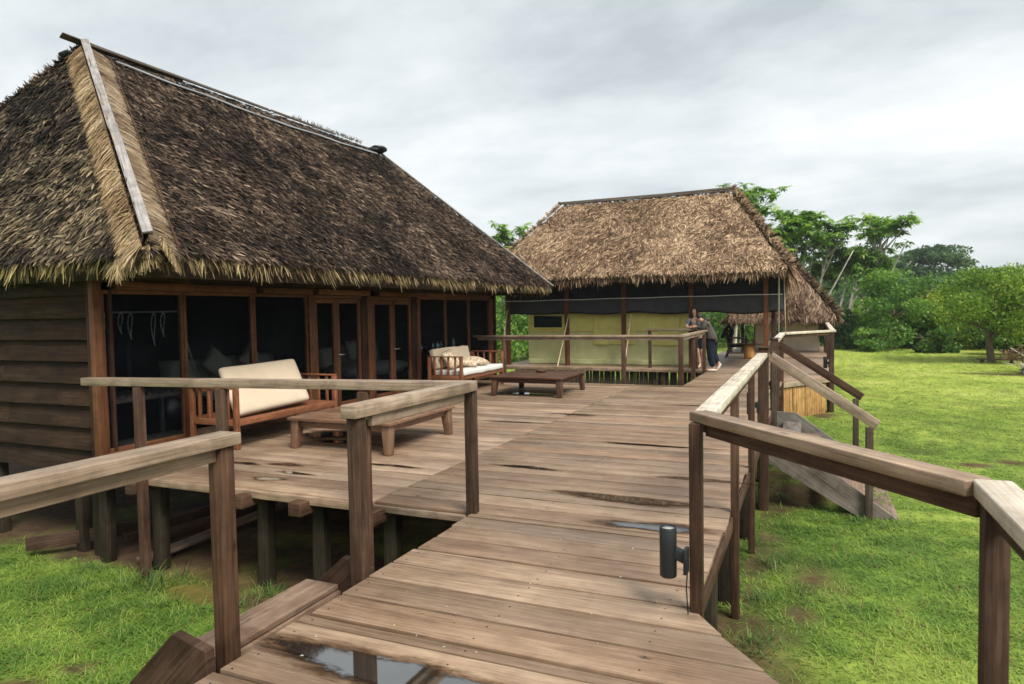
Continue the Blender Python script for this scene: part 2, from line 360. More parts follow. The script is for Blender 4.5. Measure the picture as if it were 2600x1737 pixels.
def pillow_mesh(name, w, h, t, pow_=2.4, n=10, rot=None, loc=(0, 0, 0), sag=0.):
    """cushion: w x h face, t thick, soft seam"""
    V, F = [], []; m = n+1
    for s_ in (1, -1):
        for j in range(m):
            for i in range(m):
                u, v = i/n*2-1, j/n*2-1
                b = (1-abs(u)**pow_*1.0)*(1-abs(v)**pow_); b = max(b, 0)**.45
                V.append(Vector((u*w/2, v*h/2, s_*t/2*b + sag*math.sin(3*u+2*v)*.5)))
        o = (0 if s_ == 1 else m*m)
        for j in range(n):
            for i in range(n):
                q = (o+j*m+i, o+j*m+i+1, o+(j+1)*m+i+1, o+(j+1)*m+i); F.append(q if s_ == 1 else q[::-1])
    if rot is not None: V = [rot @ v for v in V]
    V = [tuple(v+Vector(loc)) for v in V]
    me = bpy.data.meshes.new(name); me.from_pydata(V, [], F)
    bm = bmesh.new(); bm.from_mesh(me); bmesh.ops.remove_doubles(bm, verts=bm.verts, dist=1e-4); bm.to_mesh(me); bm.free()
    me.polygons.foreach_set('use_smooth', np.ones(len(me.polygons), dtype=bool))
    return me
# smooth value noise (numpy)
_T = rng.random((256, 256))
def vn(x, y, s, seed=0):
    x = np.asarray(x)*s+seed*17.3+500; y = np.asarray(y)*s+seed*9.1+500
    xi = np.floor(x).astype(int); yi = np.floor(y).astype(int); fx = x-xi; fy = y-yi
    fx = fx*fx*(3-2*fx); fy = fy*fy*(3-2*fy); g = lambda a, b: _T[a % 256, b % 256]
    return (g(xi, yi)*(1-fx)+g(xi+1, yi)*fx)*(1-fy)+(g(xi, yi+1)*(1-fx)+g(xi+1, yi+1)*fx)*fy
def fbm(x, y, s, seed=0): return .55*vn(x, y, s, seed)+.28*vn(x, y, s*2.1, seed+3)+.17*vn(x, y, s*4.3, seed+5)
def pal(p, f):
    """palette lookup: p (k,3), f in 0..1"""
    p = np.asarray(p, dtype=float); f = np.clip(f, 0, .9999)*(len(p)-1); i = f.astype(int); t = (f-i)[:, None]
    return p[i]*(1-t)+p[i+1]*t
def unit(v): return v/np.maximum(np.linalg.norm(v, axis=1, keepdims=True), 1e-9)
def ribbons(P, D, Nn, Ln, W, bend, K=2, taper=(1, .85, .15), cols=None, tipcol=None):
    """n curved strands: root P, direction D, surface normal Nn, length, width, bend vector"""
    n = len(P); S = unit(np.cross(D, Nn)); V = np.zeros((n, K+1, 2, 3)); C = np.zeros((n, K+1, 2, 3))
    for k in range(K+1):
        t = k/K; c = P+D*(Ln*t)[:, None]+bend*(t*t); wv = (W*taper[k]/2)[:, None]
        V[:, k, 0] = c-S*wv; V[:, k, 1] = c+S*wv
        if cols is not None:
            cc = cols if tipcol is None else cols*(1-t)+tipcol*t
            C[:, k, 0] = cc; C[:, k, 1] = cc
    b = (np.arange(n)*(K+1)*2)[:, None]; F = []
    for k in range(K): F.append(b+np.array([[2*k, 2*k+1, 2*k+3, 2*k+2]]))
    F = np.stack(F, 1).reshape(-1, 4)
    return V.reshape(-1, 3), F, C.reshape(-1, 3)
class Soup:
    def __init__(s): s.V, s.F, s.C, s.n = [], [], [], 0
    def add(s, vfc):
        V, F, C = vfc; s.V.append(V); s.F.append(F+s.n); s.C.append(C); s.n += len(V); return s
    def build(s, name, mat, parent=None):
        me = np_mesh(name, np.concatenate(s.V), np.concatenate(s.F), np.concatenate(s.C)); return link(name, me, mat, parent)

# ------------------------------------------------------------------ ground
def gz(x, y):
    x = np.asarray(x, dtype=float); y = np.asarray(y, dtype=float)
    z = -.9-.035*np.clip(-(x+.6), 0, 7.5)
    return z+.05*(vn(x, y, .35, 1)-.5)*np.clip((y+20)/20, .3, 1)+.25*(vn(x, y, .05, 2)-.5)*np.clip((y-22)/40, 0, 1)
def soil(x, y):
    """0 turf .. 1 bare earth"""
    x = np.asarray(x); y = np.asarray(y); nse = fbm(x, y, 1.1, 7)
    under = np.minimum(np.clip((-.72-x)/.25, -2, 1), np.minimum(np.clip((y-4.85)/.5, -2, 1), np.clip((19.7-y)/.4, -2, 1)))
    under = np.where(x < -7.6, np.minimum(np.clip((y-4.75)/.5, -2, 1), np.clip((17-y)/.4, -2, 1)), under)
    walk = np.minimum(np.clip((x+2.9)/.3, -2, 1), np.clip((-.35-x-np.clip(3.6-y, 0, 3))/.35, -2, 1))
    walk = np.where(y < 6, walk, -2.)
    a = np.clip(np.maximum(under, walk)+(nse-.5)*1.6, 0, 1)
    e = np.clip(1-np.abs(x+.5)/.55, 0, 1)*np.clip((y-3)/2, 0, 1)*np.clip((13-y)/2, 0, 1)       # worn strip beside the deck
    a = np.maximum(a, np.clip(e*1.5+(nse-.62)*2.4, 0, 1)*.85)
    for px, py, rx, ry in ((0, 7.0, .32, .55), (-.1, 6.2, .2, .25), (-.25, 10.2, .4, .7), (2.44, 13.0, .22, .2), (3.0, 13.4, .25, .2), (-5.45, 3.1, .22, .12), (-5.3, 3.45, .15, .1), (-4.2, 4.6, .8, .35),
                           (.25, 17.8, .35, .5), (6.6, 30, 1.2, .6), (-15, 38, 9, 2.5), (-4.8, 4.9, 1.4, .25)):
        q = np.sqrt(((x-px)/rx)**2+((y-py)/ry)**2)
        a = np.maximum(a, np.clip(1.5-q+(nse-.5)*1.6, 0, 1)*.95)
    far = np.clip((fbm(x, y, .9, 9)-.74)*5, 0, .5)*np.clip((y-8)/8, 0, 1)
    return np.maximum(a, far)
G_NEAR = np.array([(.050, .115, .020), (.130, .228, .036), (.225, .325, .052), (.335, .41, .085)])
G_FAR = np.array([(.19, .27, .045), (.31, .40, .068), (.42, .50, .10), (.50, .55, .16)])
def turf_col(x, y, jit):
    far = np.clip((y-6)/22, 0, 1)*np.clip((x+2)/2.5, .25, 1); f = np.clip(.48+(fbm(x, y, .45, 4)-.5)*.85+(vn(x, y, 3.7, 31)-.5)*.55+jit, 0, 1)
    return pal(G_NEAR, f)*(1-far[:, None])+pal(G_FAR, f)*far[:, None]
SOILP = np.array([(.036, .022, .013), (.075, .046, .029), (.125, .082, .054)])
def axis(pieces):
    a = []
    for lo, hi, st in pieces: a += list(np.arange(lo, hi, st))
    return np.array(a+[pieces[-1][1]])
gx = axis([(-900, -100, 80), (-100, -30, 7), (-30, -10, 1.0), (-10, 6, .11), (6, 20, .5), (20, 100, 6), (100, 900, 80)])
gy = axis([(-60, -6, 6), (-6, 1, .5), (1, 14, .11), (14, 34, .4), (34, 90, 2), (90, 300, 20), (300, 1500, 120)])
X_, Y_ = np.meshgrid(gx, gy); xf, yf = X_.ravel(), Y_.ravel()
zf = gz(xf, yf); sf = soil(xf, yf)
gc = turf_col(xf, yf, (rng.random(len(xf))-.5)*.25)*.72
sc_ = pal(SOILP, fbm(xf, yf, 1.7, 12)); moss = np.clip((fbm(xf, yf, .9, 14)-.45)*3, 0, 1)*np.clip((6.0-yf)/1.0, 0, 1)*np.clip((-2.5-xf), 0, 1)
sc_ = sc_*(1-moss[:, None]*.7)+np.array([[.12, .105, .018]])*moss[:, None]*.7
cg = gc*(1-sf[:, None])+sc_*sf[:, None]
nx, ny = len(gx), len(gy); ii = (np.arange(ny-1)[:, None]*nx+np.arange(nx-1)[None]).ravel()
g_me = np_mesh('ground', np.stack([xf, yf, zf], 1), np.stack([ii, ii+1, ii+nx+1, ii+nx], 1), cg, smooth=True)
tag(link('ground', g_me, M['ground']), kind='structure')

def grass_patch(n, x0, x1, y0, y1, ln, wd, clump=1.0, keep=None, up=.75):
    x = rng.uniform(x0, x1, n); y = rng.uniform(y0, y1, n)
    d = fbm(x, y, 1.3, 21)*.6+vn(x, y, 5.5, 22)*.4
    k = (rng.random(n) < np.clip(.25+d*clump*1.3, 0, 1)*(1-np.clip(soil(x, y)*1.12, 0, 1)))
    if keep is not None: k &= keep(x, y)
    x, y, d = x[k], y[k], d[k]; n = len(x)
    P = np.stack([x, y, gz(x, y)-.005], 1); az = rng.uniform(0, 2*np.pi, n); el = rng.uniform(.35, 1.35, n)*up
    D = np.stack([np.cos(az)*np.cos(el), np.sin(az)*np.cos(el), np.sin(el)], 1)
    Nn = np.stack([-np.cos(az)*np.sin(el), -np.sin(az)*np.sin(el), np.cos(el)], 1)
    l = rng.uniform(.55, 1.25, n)*ln*(.2+1.6*d); b = np.stack([np.cos(az)*l*.25, np.sin(az)*l*.25, -l*.28], 1)
    c = turf_col(x, y, (rng.random(n)-.5)*.55); dry = rng.random(n) < .05
    c[dry] = np.array([.30, .24, .09])*rng.uniform(.7, 1.1, (dry.sum(), 1))
    return ribbons(P, D, Nn, l, rng.uniform(.7, 1.3, n)*wd, b, 2, (1, .8, .1), c*.85, c*1.2)
gs = Soup()
gs.add(grass_patch(95000, -9.5, -2.75, 1.9, 5.6, .085, .0075, 1.15))
gs.add(grass_patch(130000, -.75, 5.5, 2.6, 9.5, .075, .0075, 1.1))
gs.add(grass_patch(95000, -.7, 9.5, 9.5, 20, .085, .013, 1.1, up=.6))
gs.add(grass_patch(60000, -.2, 18, 20, 40, .11, .028, 1.0, up=.5))
gs.add(grass_patch(26000, -30, 30, 40, 75, .2, .07, 1.0, up=.5))
gs.add(grass_patch(9000, -24, -7.6, 17.5, 40, .14, .03, 1.0))
go = tag(gs.build('grass', M['grass']), 'short green lawn grass around the raised wooden decks', 'grass', kind='stuff')
# taller tufts along posts and deck edge
def tufts(spots, n=60, ln=.2, wd=.008):
    s_ = Soup()
    for (px, py, sc) in spots:
        m = int(n*sc); x = px+rng.normal(0, .09*sc, m); y = py+rng.normal(0, .09*sc, m); az = rng.uniform(0, 6.283, m); el = rng.uniform(.6, 1.4, m)
        P = np.stack([x, y, gz(x, y)-.005], 1); D = np.stack([np.cos(az)*np.cos(el), np.sin(az)*np.cos(el), np.sin(el)], 1)
        Nn = np.stack([-np.cos(az)*np.sin(el), -np.sin(az)*np.sin(el), np.cos(el)], 1); l = rng.uniform(.5, 1.2, m)*ln*sc
        c = pal([(.04, .10, .02), (.085, .17, .03), (.17, .22, .06)], rng.random(m))
        s_.add(ribbons(P, D, Nn, l, rng.uniform(.7, 1.3, m)*wd, np.stack([np.cos(az)*l*.3, np.sin(az)*l*.3, -l*.25], 1), 2, (1, .8, .1), c*.8, c*1.2))
    return s_
tf = tufts([(-6.2, 4.95, 1.6), (-6.5, 4.9, 1.3), (-5.0, 4.75, 1.0), (-4.9, 5.1, .9), (-7.4, 5.0, 1), (-4.3, 5.2, 1.0), (-3.7, 5.0, .8), (-3.5, 4.6, .7), (-.45, 4.6, 1.2), (-.4, 5.4, 1.1), (-.42, 6.3, 1.0), (-.4, 7.3, .9),
            (.8, 9.0, .8), (1.0, 9.2, .8), (.55, 9.15, .7), (.1, 9.0, .7), (-.3, 8.6, .8), (-.3, 4.1, 1.2), (-.1, 3.8, 1.0), (-7.0, 4.6, 1.2), (-5.7, 4.5, .9), (.3, 6.4, .5), (.6, 7.6, .5), (-.35, 9.9, .7), (.2, 10.4, .7)], 70, .17)
tag(tf.build('tall_grass', M['grass']), 'tufts of taller grass along the deck posts and stairs', 'grass', kind='stuff')

# ------------------------------------------------------------------ decks
def irregular(a=.012): return random.uniform(-a, a)
def deck_boards(bx, y0, y1, xl, xr, pitch=.285, thick=.032, gap=.0235, wide=()):
    y = y0
    while y < y1-.03:
        p = pitch*random.uniform(.93, 1.06); e = min(y+p, y1); g = gap*random.uniform(.6, 1.45)
        for wy in wide:
            if y < wy <= e: g = .036; e = wy
        l0, l1, r0, r1 = xl(y)+irregular(), xl(e)+irregular(), xr(y)+irregular(), xr(e)+irregular()
        if abs(xl(y)-xl(e)) < 1e-6: l1 = l0+irregular(.003)
        if abs(xr(y)-xr(e)) < 1e-6: r1 = r0+irregular(.003)
        dz = irregular(.0012); q = e-g; t = irregular(.002)
        v = [(l0, y, -thick), (r0, y+t, -thick), (r1, q+t, -thick), (l1, q, -thick), (l0, y, dz), (r0, y+t, dz+irregular(.001)), (r1, q+t, dz+irregular(.001)), (l1, q, dz)]
        bx.hexa(v, ((1, 0, 0), (0, 1, 0), (0, 0, 1))); y = e
    return bx
diag = lambda y: -.62+np.clip((3.86-y), 0, 1.35)*.82
deck = thing('main_deck', 'broad weathered plank deck in front of the dark thatched lodge', 'deck', (-3, 9, -1))
def zg(x, y): return float(gz(x, y))
deck_boards(Bx(), 5.13, 15.32, lambda y: -3.64, lambda y: -.62).build('deck_boards', M['deck'], deck, .003)
deck_boards(Bx(), 5.10, 15.32, lambda y: -7.76, lambda y: -3.655, .27).build('deck_boards', M['deck'], deck, .003)
b = Bx(); b.beam((-7.7, 5.085, -.05), (-3.66, 5.085, -.05), .05, .075); b.beam((-3.64, 5.11, -.055), (-2.64, 5.11, -.055), .03, .06); b.build('edge_board', M['rail'], deck)
b = Bx(); b.beam((-.61, 3.9, -.09), (-.61, 15.3, -.09), .03, .11); b.build('edge_board', M['post'], deck)
for x in (-7.5, -6.62, -5.1, -4.4, -3.57, -2.1, -1.0):
    b = Bx(); b.beam((x, 4.93 if x < -3 else 5.2, -.105), (x, 15.2, -.105), .12 if x != -4.4 else .15, .13); b.build('beam', M['post'] if x < -3 else M['dpost'], deck, .012)
for x in (-7.5, -6.62, -5.1, -4.4, -3.57):
    for y in (5.3, 8.5, 12.):
        if y > 6 and x > -5: continue
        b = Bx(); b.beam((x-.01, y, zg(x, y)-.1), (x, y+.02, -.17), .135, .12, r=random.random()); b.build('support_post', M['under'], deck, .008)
b = Bx(); b.beam((-3.85, 5.42, zg(-3.85, 5.4)-.1), (-3.95, 5.3, -.17), .11, .1); b.build('support_post', M['under'], deck, .008)
for y in (4.3, 4.95, 6.2, 8.1, 10.7, 13.5):
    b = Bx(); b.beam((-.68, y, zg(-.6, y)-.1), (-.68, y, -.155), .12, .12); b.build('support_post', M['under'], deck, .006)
b = Bx()
y = 5.3
while y < 9.1:
    wd = random.uniform(.12, .2); b.beam((-.77+irregular(.008), y, zg(-.8, y)-.05), (-.77+irregular(.008), y, -.16+irregular(.02)), .02, wd-.012); y += wd
b.build('skirt', M['dpost'], deck, .002)
b = Bx()
y = 12.3
while y < 15.3:
    wd = random.uniform(.03, .045); b.beam((-.70+irregular(.006), y, zg(-.7, y)-.05), (-.70+irregular(.006), y, -.16), .03, wd); y += wd+.004
b.build('skirt', M['bamboo'], deck, .002, 'split bamboo skirt below the far end of the deck')

def nails(ys, xs, parent):
    V, F, C = [], [], []
    for y in ys:
        for x in xs:
            for dy in (-.075, .075):
                px, py = x+irregular(.012), y+dy+irregular(.012); b0 = len(V)
                for k in range(8): V.append((px+.006*math.cos(k*.785), py+.006*math.sin(k*.785), .0022))
                F.append((b0, b0+1, b0+2, b0+3)); F.append((b0, b0+3, b0+4, b0+7)); F.append((b0+4, b0+5, b0+6, b0+7))
    me = np_mesh('nail_heads', V, F); o = link('nail_heads', me, M['black'], parent); o['kind'] = 'stuff'
nails([5.27+.285*k for k in range(34)], (-3.45, -2.1, -1.0), deck)
walk = thing('walkway', 'near plank walkway with a rain puddle leading onto the main deck', 'walkway', (-1.6, 3.5, -1))
deck_boards(Bx(), -1.5, 5.13, lambda y: -2.63, diag, .283, wide=(3.055,)).build('deck_boards', M['deck'], walk, .003)
b = Bx(); b.beam((-2.60, -1.5, -.09), (-2.60, 5.05, -.09), .045, .12); b.build('beam', M['dpost'], walk)
b = Bx(); b.beam((-.64, 3.80, -.09), (.48, 2.44, -.09), .045, .12); b.build('beam', M['dpost'], walk)
nails([2.2+.283*k for k in range(10)], (-2.56, -1.6, -.75), walk)
for (x, y) in ((-2.55, 4.6), (-2.55, 3.0), (-2.5, .8), (-.55, 3.95), (.1, 3.15), (.45, 2.6)):
    b = Bx(); b.beam((x, y, zg(x, y)-.1), (x, y, -.155), .12, .12); b.build('support_post', M['under'], walk, .006)

bridge = thing('bridge_deck', 'plank bridge running from the main deck past the tent shelter', 'deck', (-1.5, 20, -1))
rx = lambda y: float(np.interp(y, [15.3, 16.8, 18.5, 40], [-.62, -.62, .45, .47]))
deck_boards(Bx(), 15.33, 19.55, lambda y: -2.6, rx, .28).build('deck_boards', M['deck'], bridge, .003)
deck_boards(Bx(), 19.56, 28.0, lambda y: -3.2, rx, .28).build('deck_boards', M['deck'], bridge, .003)
b = Bx(); b.beam((-.61, 16.8, -.09), (.46, 18.5, -.09), .05, .13); b.beam((.47, 18.55, -.09), (.47, 28, -.09), .05, .13); b.build('edge_board', M['rail'], bridge)
b = Bx(); b.beam((-2.58, 15.4, -.09), (-2.58, 19.5, -.09), .05, .13); b.build('edge_board', M['dpost'], bridge)
b = Bx(); n = 46
for i in range(n):
    t = (i+.5)/n; x = -.62+t*.92; y = 16.86+t*1.46
    b.beam((x+irregular(.008), y+irregular(.008), zg(x, y)-.05), (x+irregular(.008), y+irregular(.008), -.15-irregular(.01)), .03, random.uniform(.03, .042), (.53, .85, 0))
b.build('skirt', M['bamboo'], bridge, .003, 'split bamboo skirt below the angled deck edge')
for (x, y) in ((.40, 18.45), (.40, 21.5), (.4, 25), (-2.5, 17.3)):
    b = Bx(); b.beam((x, y, zg(x, y)-.1), (x, y, -.155), .13, .13); b.build('support_post', M['under'], bridge, .006)

# ------------------------------------------------------------------ puddles (rain water lying on the boards)
def puddle(cx, cy, rx_, ry_, seed, rot=0.):
    n, m = 48, 7; V = [(cx, cy, .0034)]; e = [0.]; rs = random.Random(seed); ph = [rs.uniform(0, 6.28) for _ in range(5)]
    for j in range(1, m+1):
        for i in range(n):
            t = 2*math.pi*i/n; k = 1+.16*math.sin(2*t+ph[0])+.12*math.sin(3*t+ph[1])+.07*math.sin(5*t+ph[2])+.05*math.sin(9*t+ph[3])
            x, y = rx_*k*math.cos(t)*j/m, ry_*k*math.sin(t)*j/m
            V.append((cx+x*math.cos(rot)-y*math.sin(rot), cy+x*math.sin(rot)+y*math.cos(rot), .0034)); e.append(j/m)
    F = [(0, 1+i, 1+(i+1) % n) for i in range(n)]
    F4 = [(1+(j-1)*n+i, 1+j*n+i, 1+j*n+(i+1) % n, 1+(j-1)*n+(i+1) % n) for j in range(1, m) for i in range(n)]
    me = bpy.data.meshes.new('puddle'); me.from_pydata(V, [], F+F4); me.update()
    me.attributes.new('edge', 'FLOAT', 'POINT').data.foreach_set('value', np.array(e, dtype=np.float32))
    tag(link('puddle', me, M['water']), kind='structure')
for i, a in enumerate([(-1.82, 2.655, .78, .17), (-1.85, 8.46, .62, .07), (-1.5, 5.96, .75, .11), (-1.12, 5.27, .42, .12), (-2.85, 6.83, .34, .07), (-4.3, 6.41, .33, .06), (-5.3, 13.05, .8, .16), (-1.0, 6.9, .4, .07),
                       (-2.75, 15.1, .6, .06), (-5.5, 6.05, .22, .07), (-5.1, 5.75, .25, .05), (-6.0, 5.95, .2, .06), (-5.2, 5.45, .2, .07), (-3.6, 10.6, .5, .06), (-6.3, 7.8, .5, .3), (-4.2, 9.6, .45, .05), (-1.9, 12.2, .5, .05), (-5.7, 7.4, .4, .12)]):
    puddle(a[0], a[1], a[2]*1.22, a[3]*1.25, 40+i)
# petals and leaf scraps fallen on the boards
V, F, C = [], [], []
for i in range(90):
    y = random.uniform(2.4, 12)**1; x = random.uniform(-2.5, -.8) if y < 5.1 else random.uniform(-6.9, -.8)
    s_ = random.uniform(.006, .014); a = random.uniform(0, 6.28); bI = len(V); c = random.choice([(.75, .72, .62), (.7, .62, .45), (.5, .4, .22), (.72, .7, .66)])
    for k, rr_ in enumerate((1, .6, 1, .6)):
        V.append((x+math.cos(a+k*1.57)*s_*rr_, y+math.sin(a+k*1.57)*s_*rr_, .004+.004*(k % 2))); C.append(c)
    F.append((bI, bI+1, bI+2, bI+3))
me = np_mesh('fallen_petals', V, F, C); tag(link('fallen_petals', me, M['leaf']), 'scattered pale petals fallen on the deck boards', 'petals', kind='stuff')

# ------------------------------------------------------------------ railings
def railing(label, pts, posts, mat='rail', pmat='post', zt=1.12, w=.12, h=.055, sub=True, pz=None, name='railing', mats=None):
    """pts: polyline of the handrail; posts: (x, y, size, zbottom)"""
    c = Vector((sum(p[0] for p in pts)/len(pts), sum(p[1] for p in pts)/len(pts), 0)); t = thing(name, label, 'railing', c)
    for i in range(len(pts)-1):
        a, b_ = Vector((pts[i][0], pts[i][1], (pts[i][2] if len(pts[i]) > 2 else zt)-h/2)), Vector((pts[i+1][0], pts[i+1][1], (pts[i+1][2] if len(pts[i+1]) > 2 else zt)-h/2))
        d = (b_-a).normalized(); b = Bx(); ex0 = .0 if i else .05; b.beam(a-d*ex0+d*(.062 if i else 0), b_+d*.058, w, h)
        b.build('handrail', M[(mats[i] if mats else mat)], t, .006)
        if sub:
            b = Bx(); b.beam(a+d*.05-Vector((0, 0, h/2+.035)), b_-d*.05-Vector((0, 0, h/2+.035)), .045, .07); b.build('under_rail', M['post' if 'bending' in label else mat], t, .004)
    for p in posts:
        x, y, s_ = p[:3]; zb = p[3] if len(p) > 3 else -.2; pt = p[4] if len(p) > 4 else zt-h-.001
        b = Bx(); b.beam((x, y, zb), (x, y, pt), s_, s_); b.build('post', M[pmat], t, .005)
    return t
railing('short railing in the left foreground, slightly out of focus', [(-2.69, -1.2), (-2.69, 2.52)], [(-2.68, 2.50, .086, -.12), (-2.69, .2, .09, -.9)], w=.14, h=.06)
railing('L-shaped railing from the lodge corner to the walkway steps', [(-7.36, 5.06, 1.05), (-2.64, 5.09, 1.125), (-2.68, 3.58, 1.125)],
        [(-6.52, 5.02, .085, -1.15, .97), (-5.35, 5.02, .085, -1.08, .985), (-3.66, 5.03, .085, -.12, 1.01), (-2.64, 5.13, .085, -.16), (-2.68, 3.60, .09, -.3)], w=.125, h=.085, sub=False)
b = Bx(); b.beam((-2.66, 3.72, 1.0), (-2.64, 4.98, 1.0), .045, .07)
o = [x for x in COL.objects if x.name.startswith('railing')][-1]; b.build('under_rail', M['rail'], o)
b = Bx(); b.beam((-2.71, 3.74, -.1), (-2.71, 3.74, 1.0), .05, .05); b.build('post', M['post'], o)
railing('long railing bending along the right edge of the main deck', [(.60, -1.2), (.545, 2.62), (-.555, 3.92), (-.575, 9.20)],
        [(.54, 2.61, .072, -1.0), (-.59, 3.87, .07, -.2), (-.585, 5.9, .065, -.95), (-.585, 7.6, .065, -.95), (.6, -.9, .1, -.95)], w=.115, h=.055, mats=['pale', 'rail', 'pale'])
railing('railing across the far end of the main deck', [(-7.72, 15.36), (-2.64, 15.38), (-2.62, 18.9)],
        [(-6.95, 15.36, .09, -.2), (-3.95, 15.36, .09, -.9), (-2.66, 15.36, .1, -.2), (-2.66, 17.1, .09, -.2), (-2.64, 18.8, .09, -.2)], w=.115, h=.05, mats=['rail', 'rail'])
railing('pale railing bending right past the second stair', [(-.60, 12.15), (-.62, 16.75), (.46, 18.45), (.49, 27.5)],
        [(-.62, 14.2, .09, -.2), (-.64, 16.75, .1, -.9), (.44, 18.42, .11, -.95), (.49, 21.5, .1, -.2), (.49, 24.5, .1, -.2), (.49, 27.4, .1, -.2)], w=.12, h=.055, mats=['pale', 'pale', 'pale'])
railing('short low railing in front of the green tent', [(-4.35, 19.75, 1.13), (-2.95, 19.75, 1.13)], [(-4.3, 19.75, .08, -.9), (-3.0, 19.75, .08, -.2)], w=.11, h=.06, zt=1.13, sub=False)

# ------------------------------------------------------------------ stairs
st = thing('right_stairs', 'grey wooden stairs with sloping handrails down to the lawn', 'stairs', (.2, 10.7, -.9))
for y in (9.34, 12.02):
    b = Bx(); v = []
    for yy in (y, y+.05):
        v.append([(-.53, yy, -.02), (-.24, yy, -.03), (1.0, yy, -.93), (.62, yy, -.96), (-.53, yy, -.30)])
    me = bpy.data.meshes.new('stringer'); me.from_pydata(v[0]+v[1], [], [(0, 1, 2, 3, 4), (9, 8, 7, 6, 5)]+[(i, i+5, (i+1) % 5+5, (i+1) % 5) for i in range(5)])
    bm = bmesh.new(); bm.from_mesh(me); bmesh.ops.recalc_face_normals(bm, faces=bm.faces); bm.to_mesh(me); bm.free()
    l = me.uv_layers.new(name='uv')
    for lp in me.loops:
        c = me.vertices[lp.vertex_index].co; l.data[lp.index].uv = (c.x*.8-c.z*.58, c.x*.58+c.z*.8)
    me.attributes.new('rnd', 'FLOAT', 'POINT').data.foreach_set('value', np.full(len(me.vertices), random.random(), dtype=np.float32))
    link('stringer', me, M['stair'], st, .004)
for i in range(5):
    x = -.42+i*.28; z = -.17-i*.178
    b = Bx(); b.box((x, 9.40, z-.035), (x+.27, 12.01, z)); b.build('tread', M['tread'] if i else M['stair'], st)
for (y0, lab) in ((9.30, 'near'), (12.12, 'far')):
    b = Bx(); b.beam((-.57, y0, -.95), (-.57, y0, 1.17), .125, .125); b.build('newel_post', M['post'], st, .006)
    b = Bx(); b.beam((-.57, y0+.03*0-.0, 1.178), (-.57, y0, 1.192), .165, .165); b.build('post_cap', M['post'], st, .004)
    e = Vector((.73, y0+.02, .245)); s_ = Vector((-.49, y0+.02, 1.07)); b = Bx(); b.beam(s_, e, .05, .125); b.build('handrail', M['rail'] if y0 < 10 else M['post'], st, .005)
    b = Bx(); b.beam((.64, y0+.0, -.98), (.64, y0+.0, .22), .085, .075); b.build('post', M['dpost'], st, .004)
b = Bx(); b.beam((-.57, 9.46, -.95), (-.57, 9.46, .98), .09, .09); b.build('newel_post', M['dpost'], st)
b = Bx(); b.beam((-.57, 11.98, -.95), (-.57, 11.98, .98), .08, .08); b.build('newel_post', M['dpost'], st)

st = thing('left_stairs', 'low plank steps dropping left from the walkway between two railings', 'stairs', (-3.2, 3.0, -1))
for (y, dz) in ((2.36, .0), (3.70, -.07)):
    a = Vector((-2.72, y, -.02+dz)); v = []
    for yy in (y, y+.055):
        v.append([(-2.68, yy, .085+dz), (-2.90, yy, .135+dz), (-4.05, yy, -.98), (-3.62, yy, -1.0), (-2.66, yy, -.16+dz)])
    me = bpy.data.meshes.new('stringer'); me.from_pydata(v[0]+v[1], [], [(0, 1, 2, 3, 4), (9, 8, 7, 6, 5)]+[(i, i+5, (i+1) % 5+5, (i+1) % 5) for i in range(5)])
    bm = bmesh.new(); bm.from_mesh(me); bmesh.ops.recalc_face_normals(bm, faces=bm.faces); bm.to_mesh(me); bm.free()
    l = me.uv_layers.new(name='uv')
    for lp in me.loops:
        c = me.vertices[lp.vertex_index].co; l.data[lp.index].uv = (c.x*.7+c.z*.7, c.z*.7-c.x*.7)
    me.attributes.new('rnd', 'FLOAT', 'POINT').data.foreach_set('value', np.full(len(me.vertices), random.random(), dtype=np.float32))
    link('stringer', me, M['post'], st, .004)
for i in range(3):
    x1 = -2.93-i*.27; z = -.12-i*.27
    b = Bx(); b.box((x1-.27, 2.43, z-.035), (x1, 3.69, z)); b.build('tread', M['tread'], st)
    b = Bx(); b.box((x1-.02, 2.43, z-.12), (x1+.02, 3.69, z-.04)); b.build('riser', M['tread'], st)

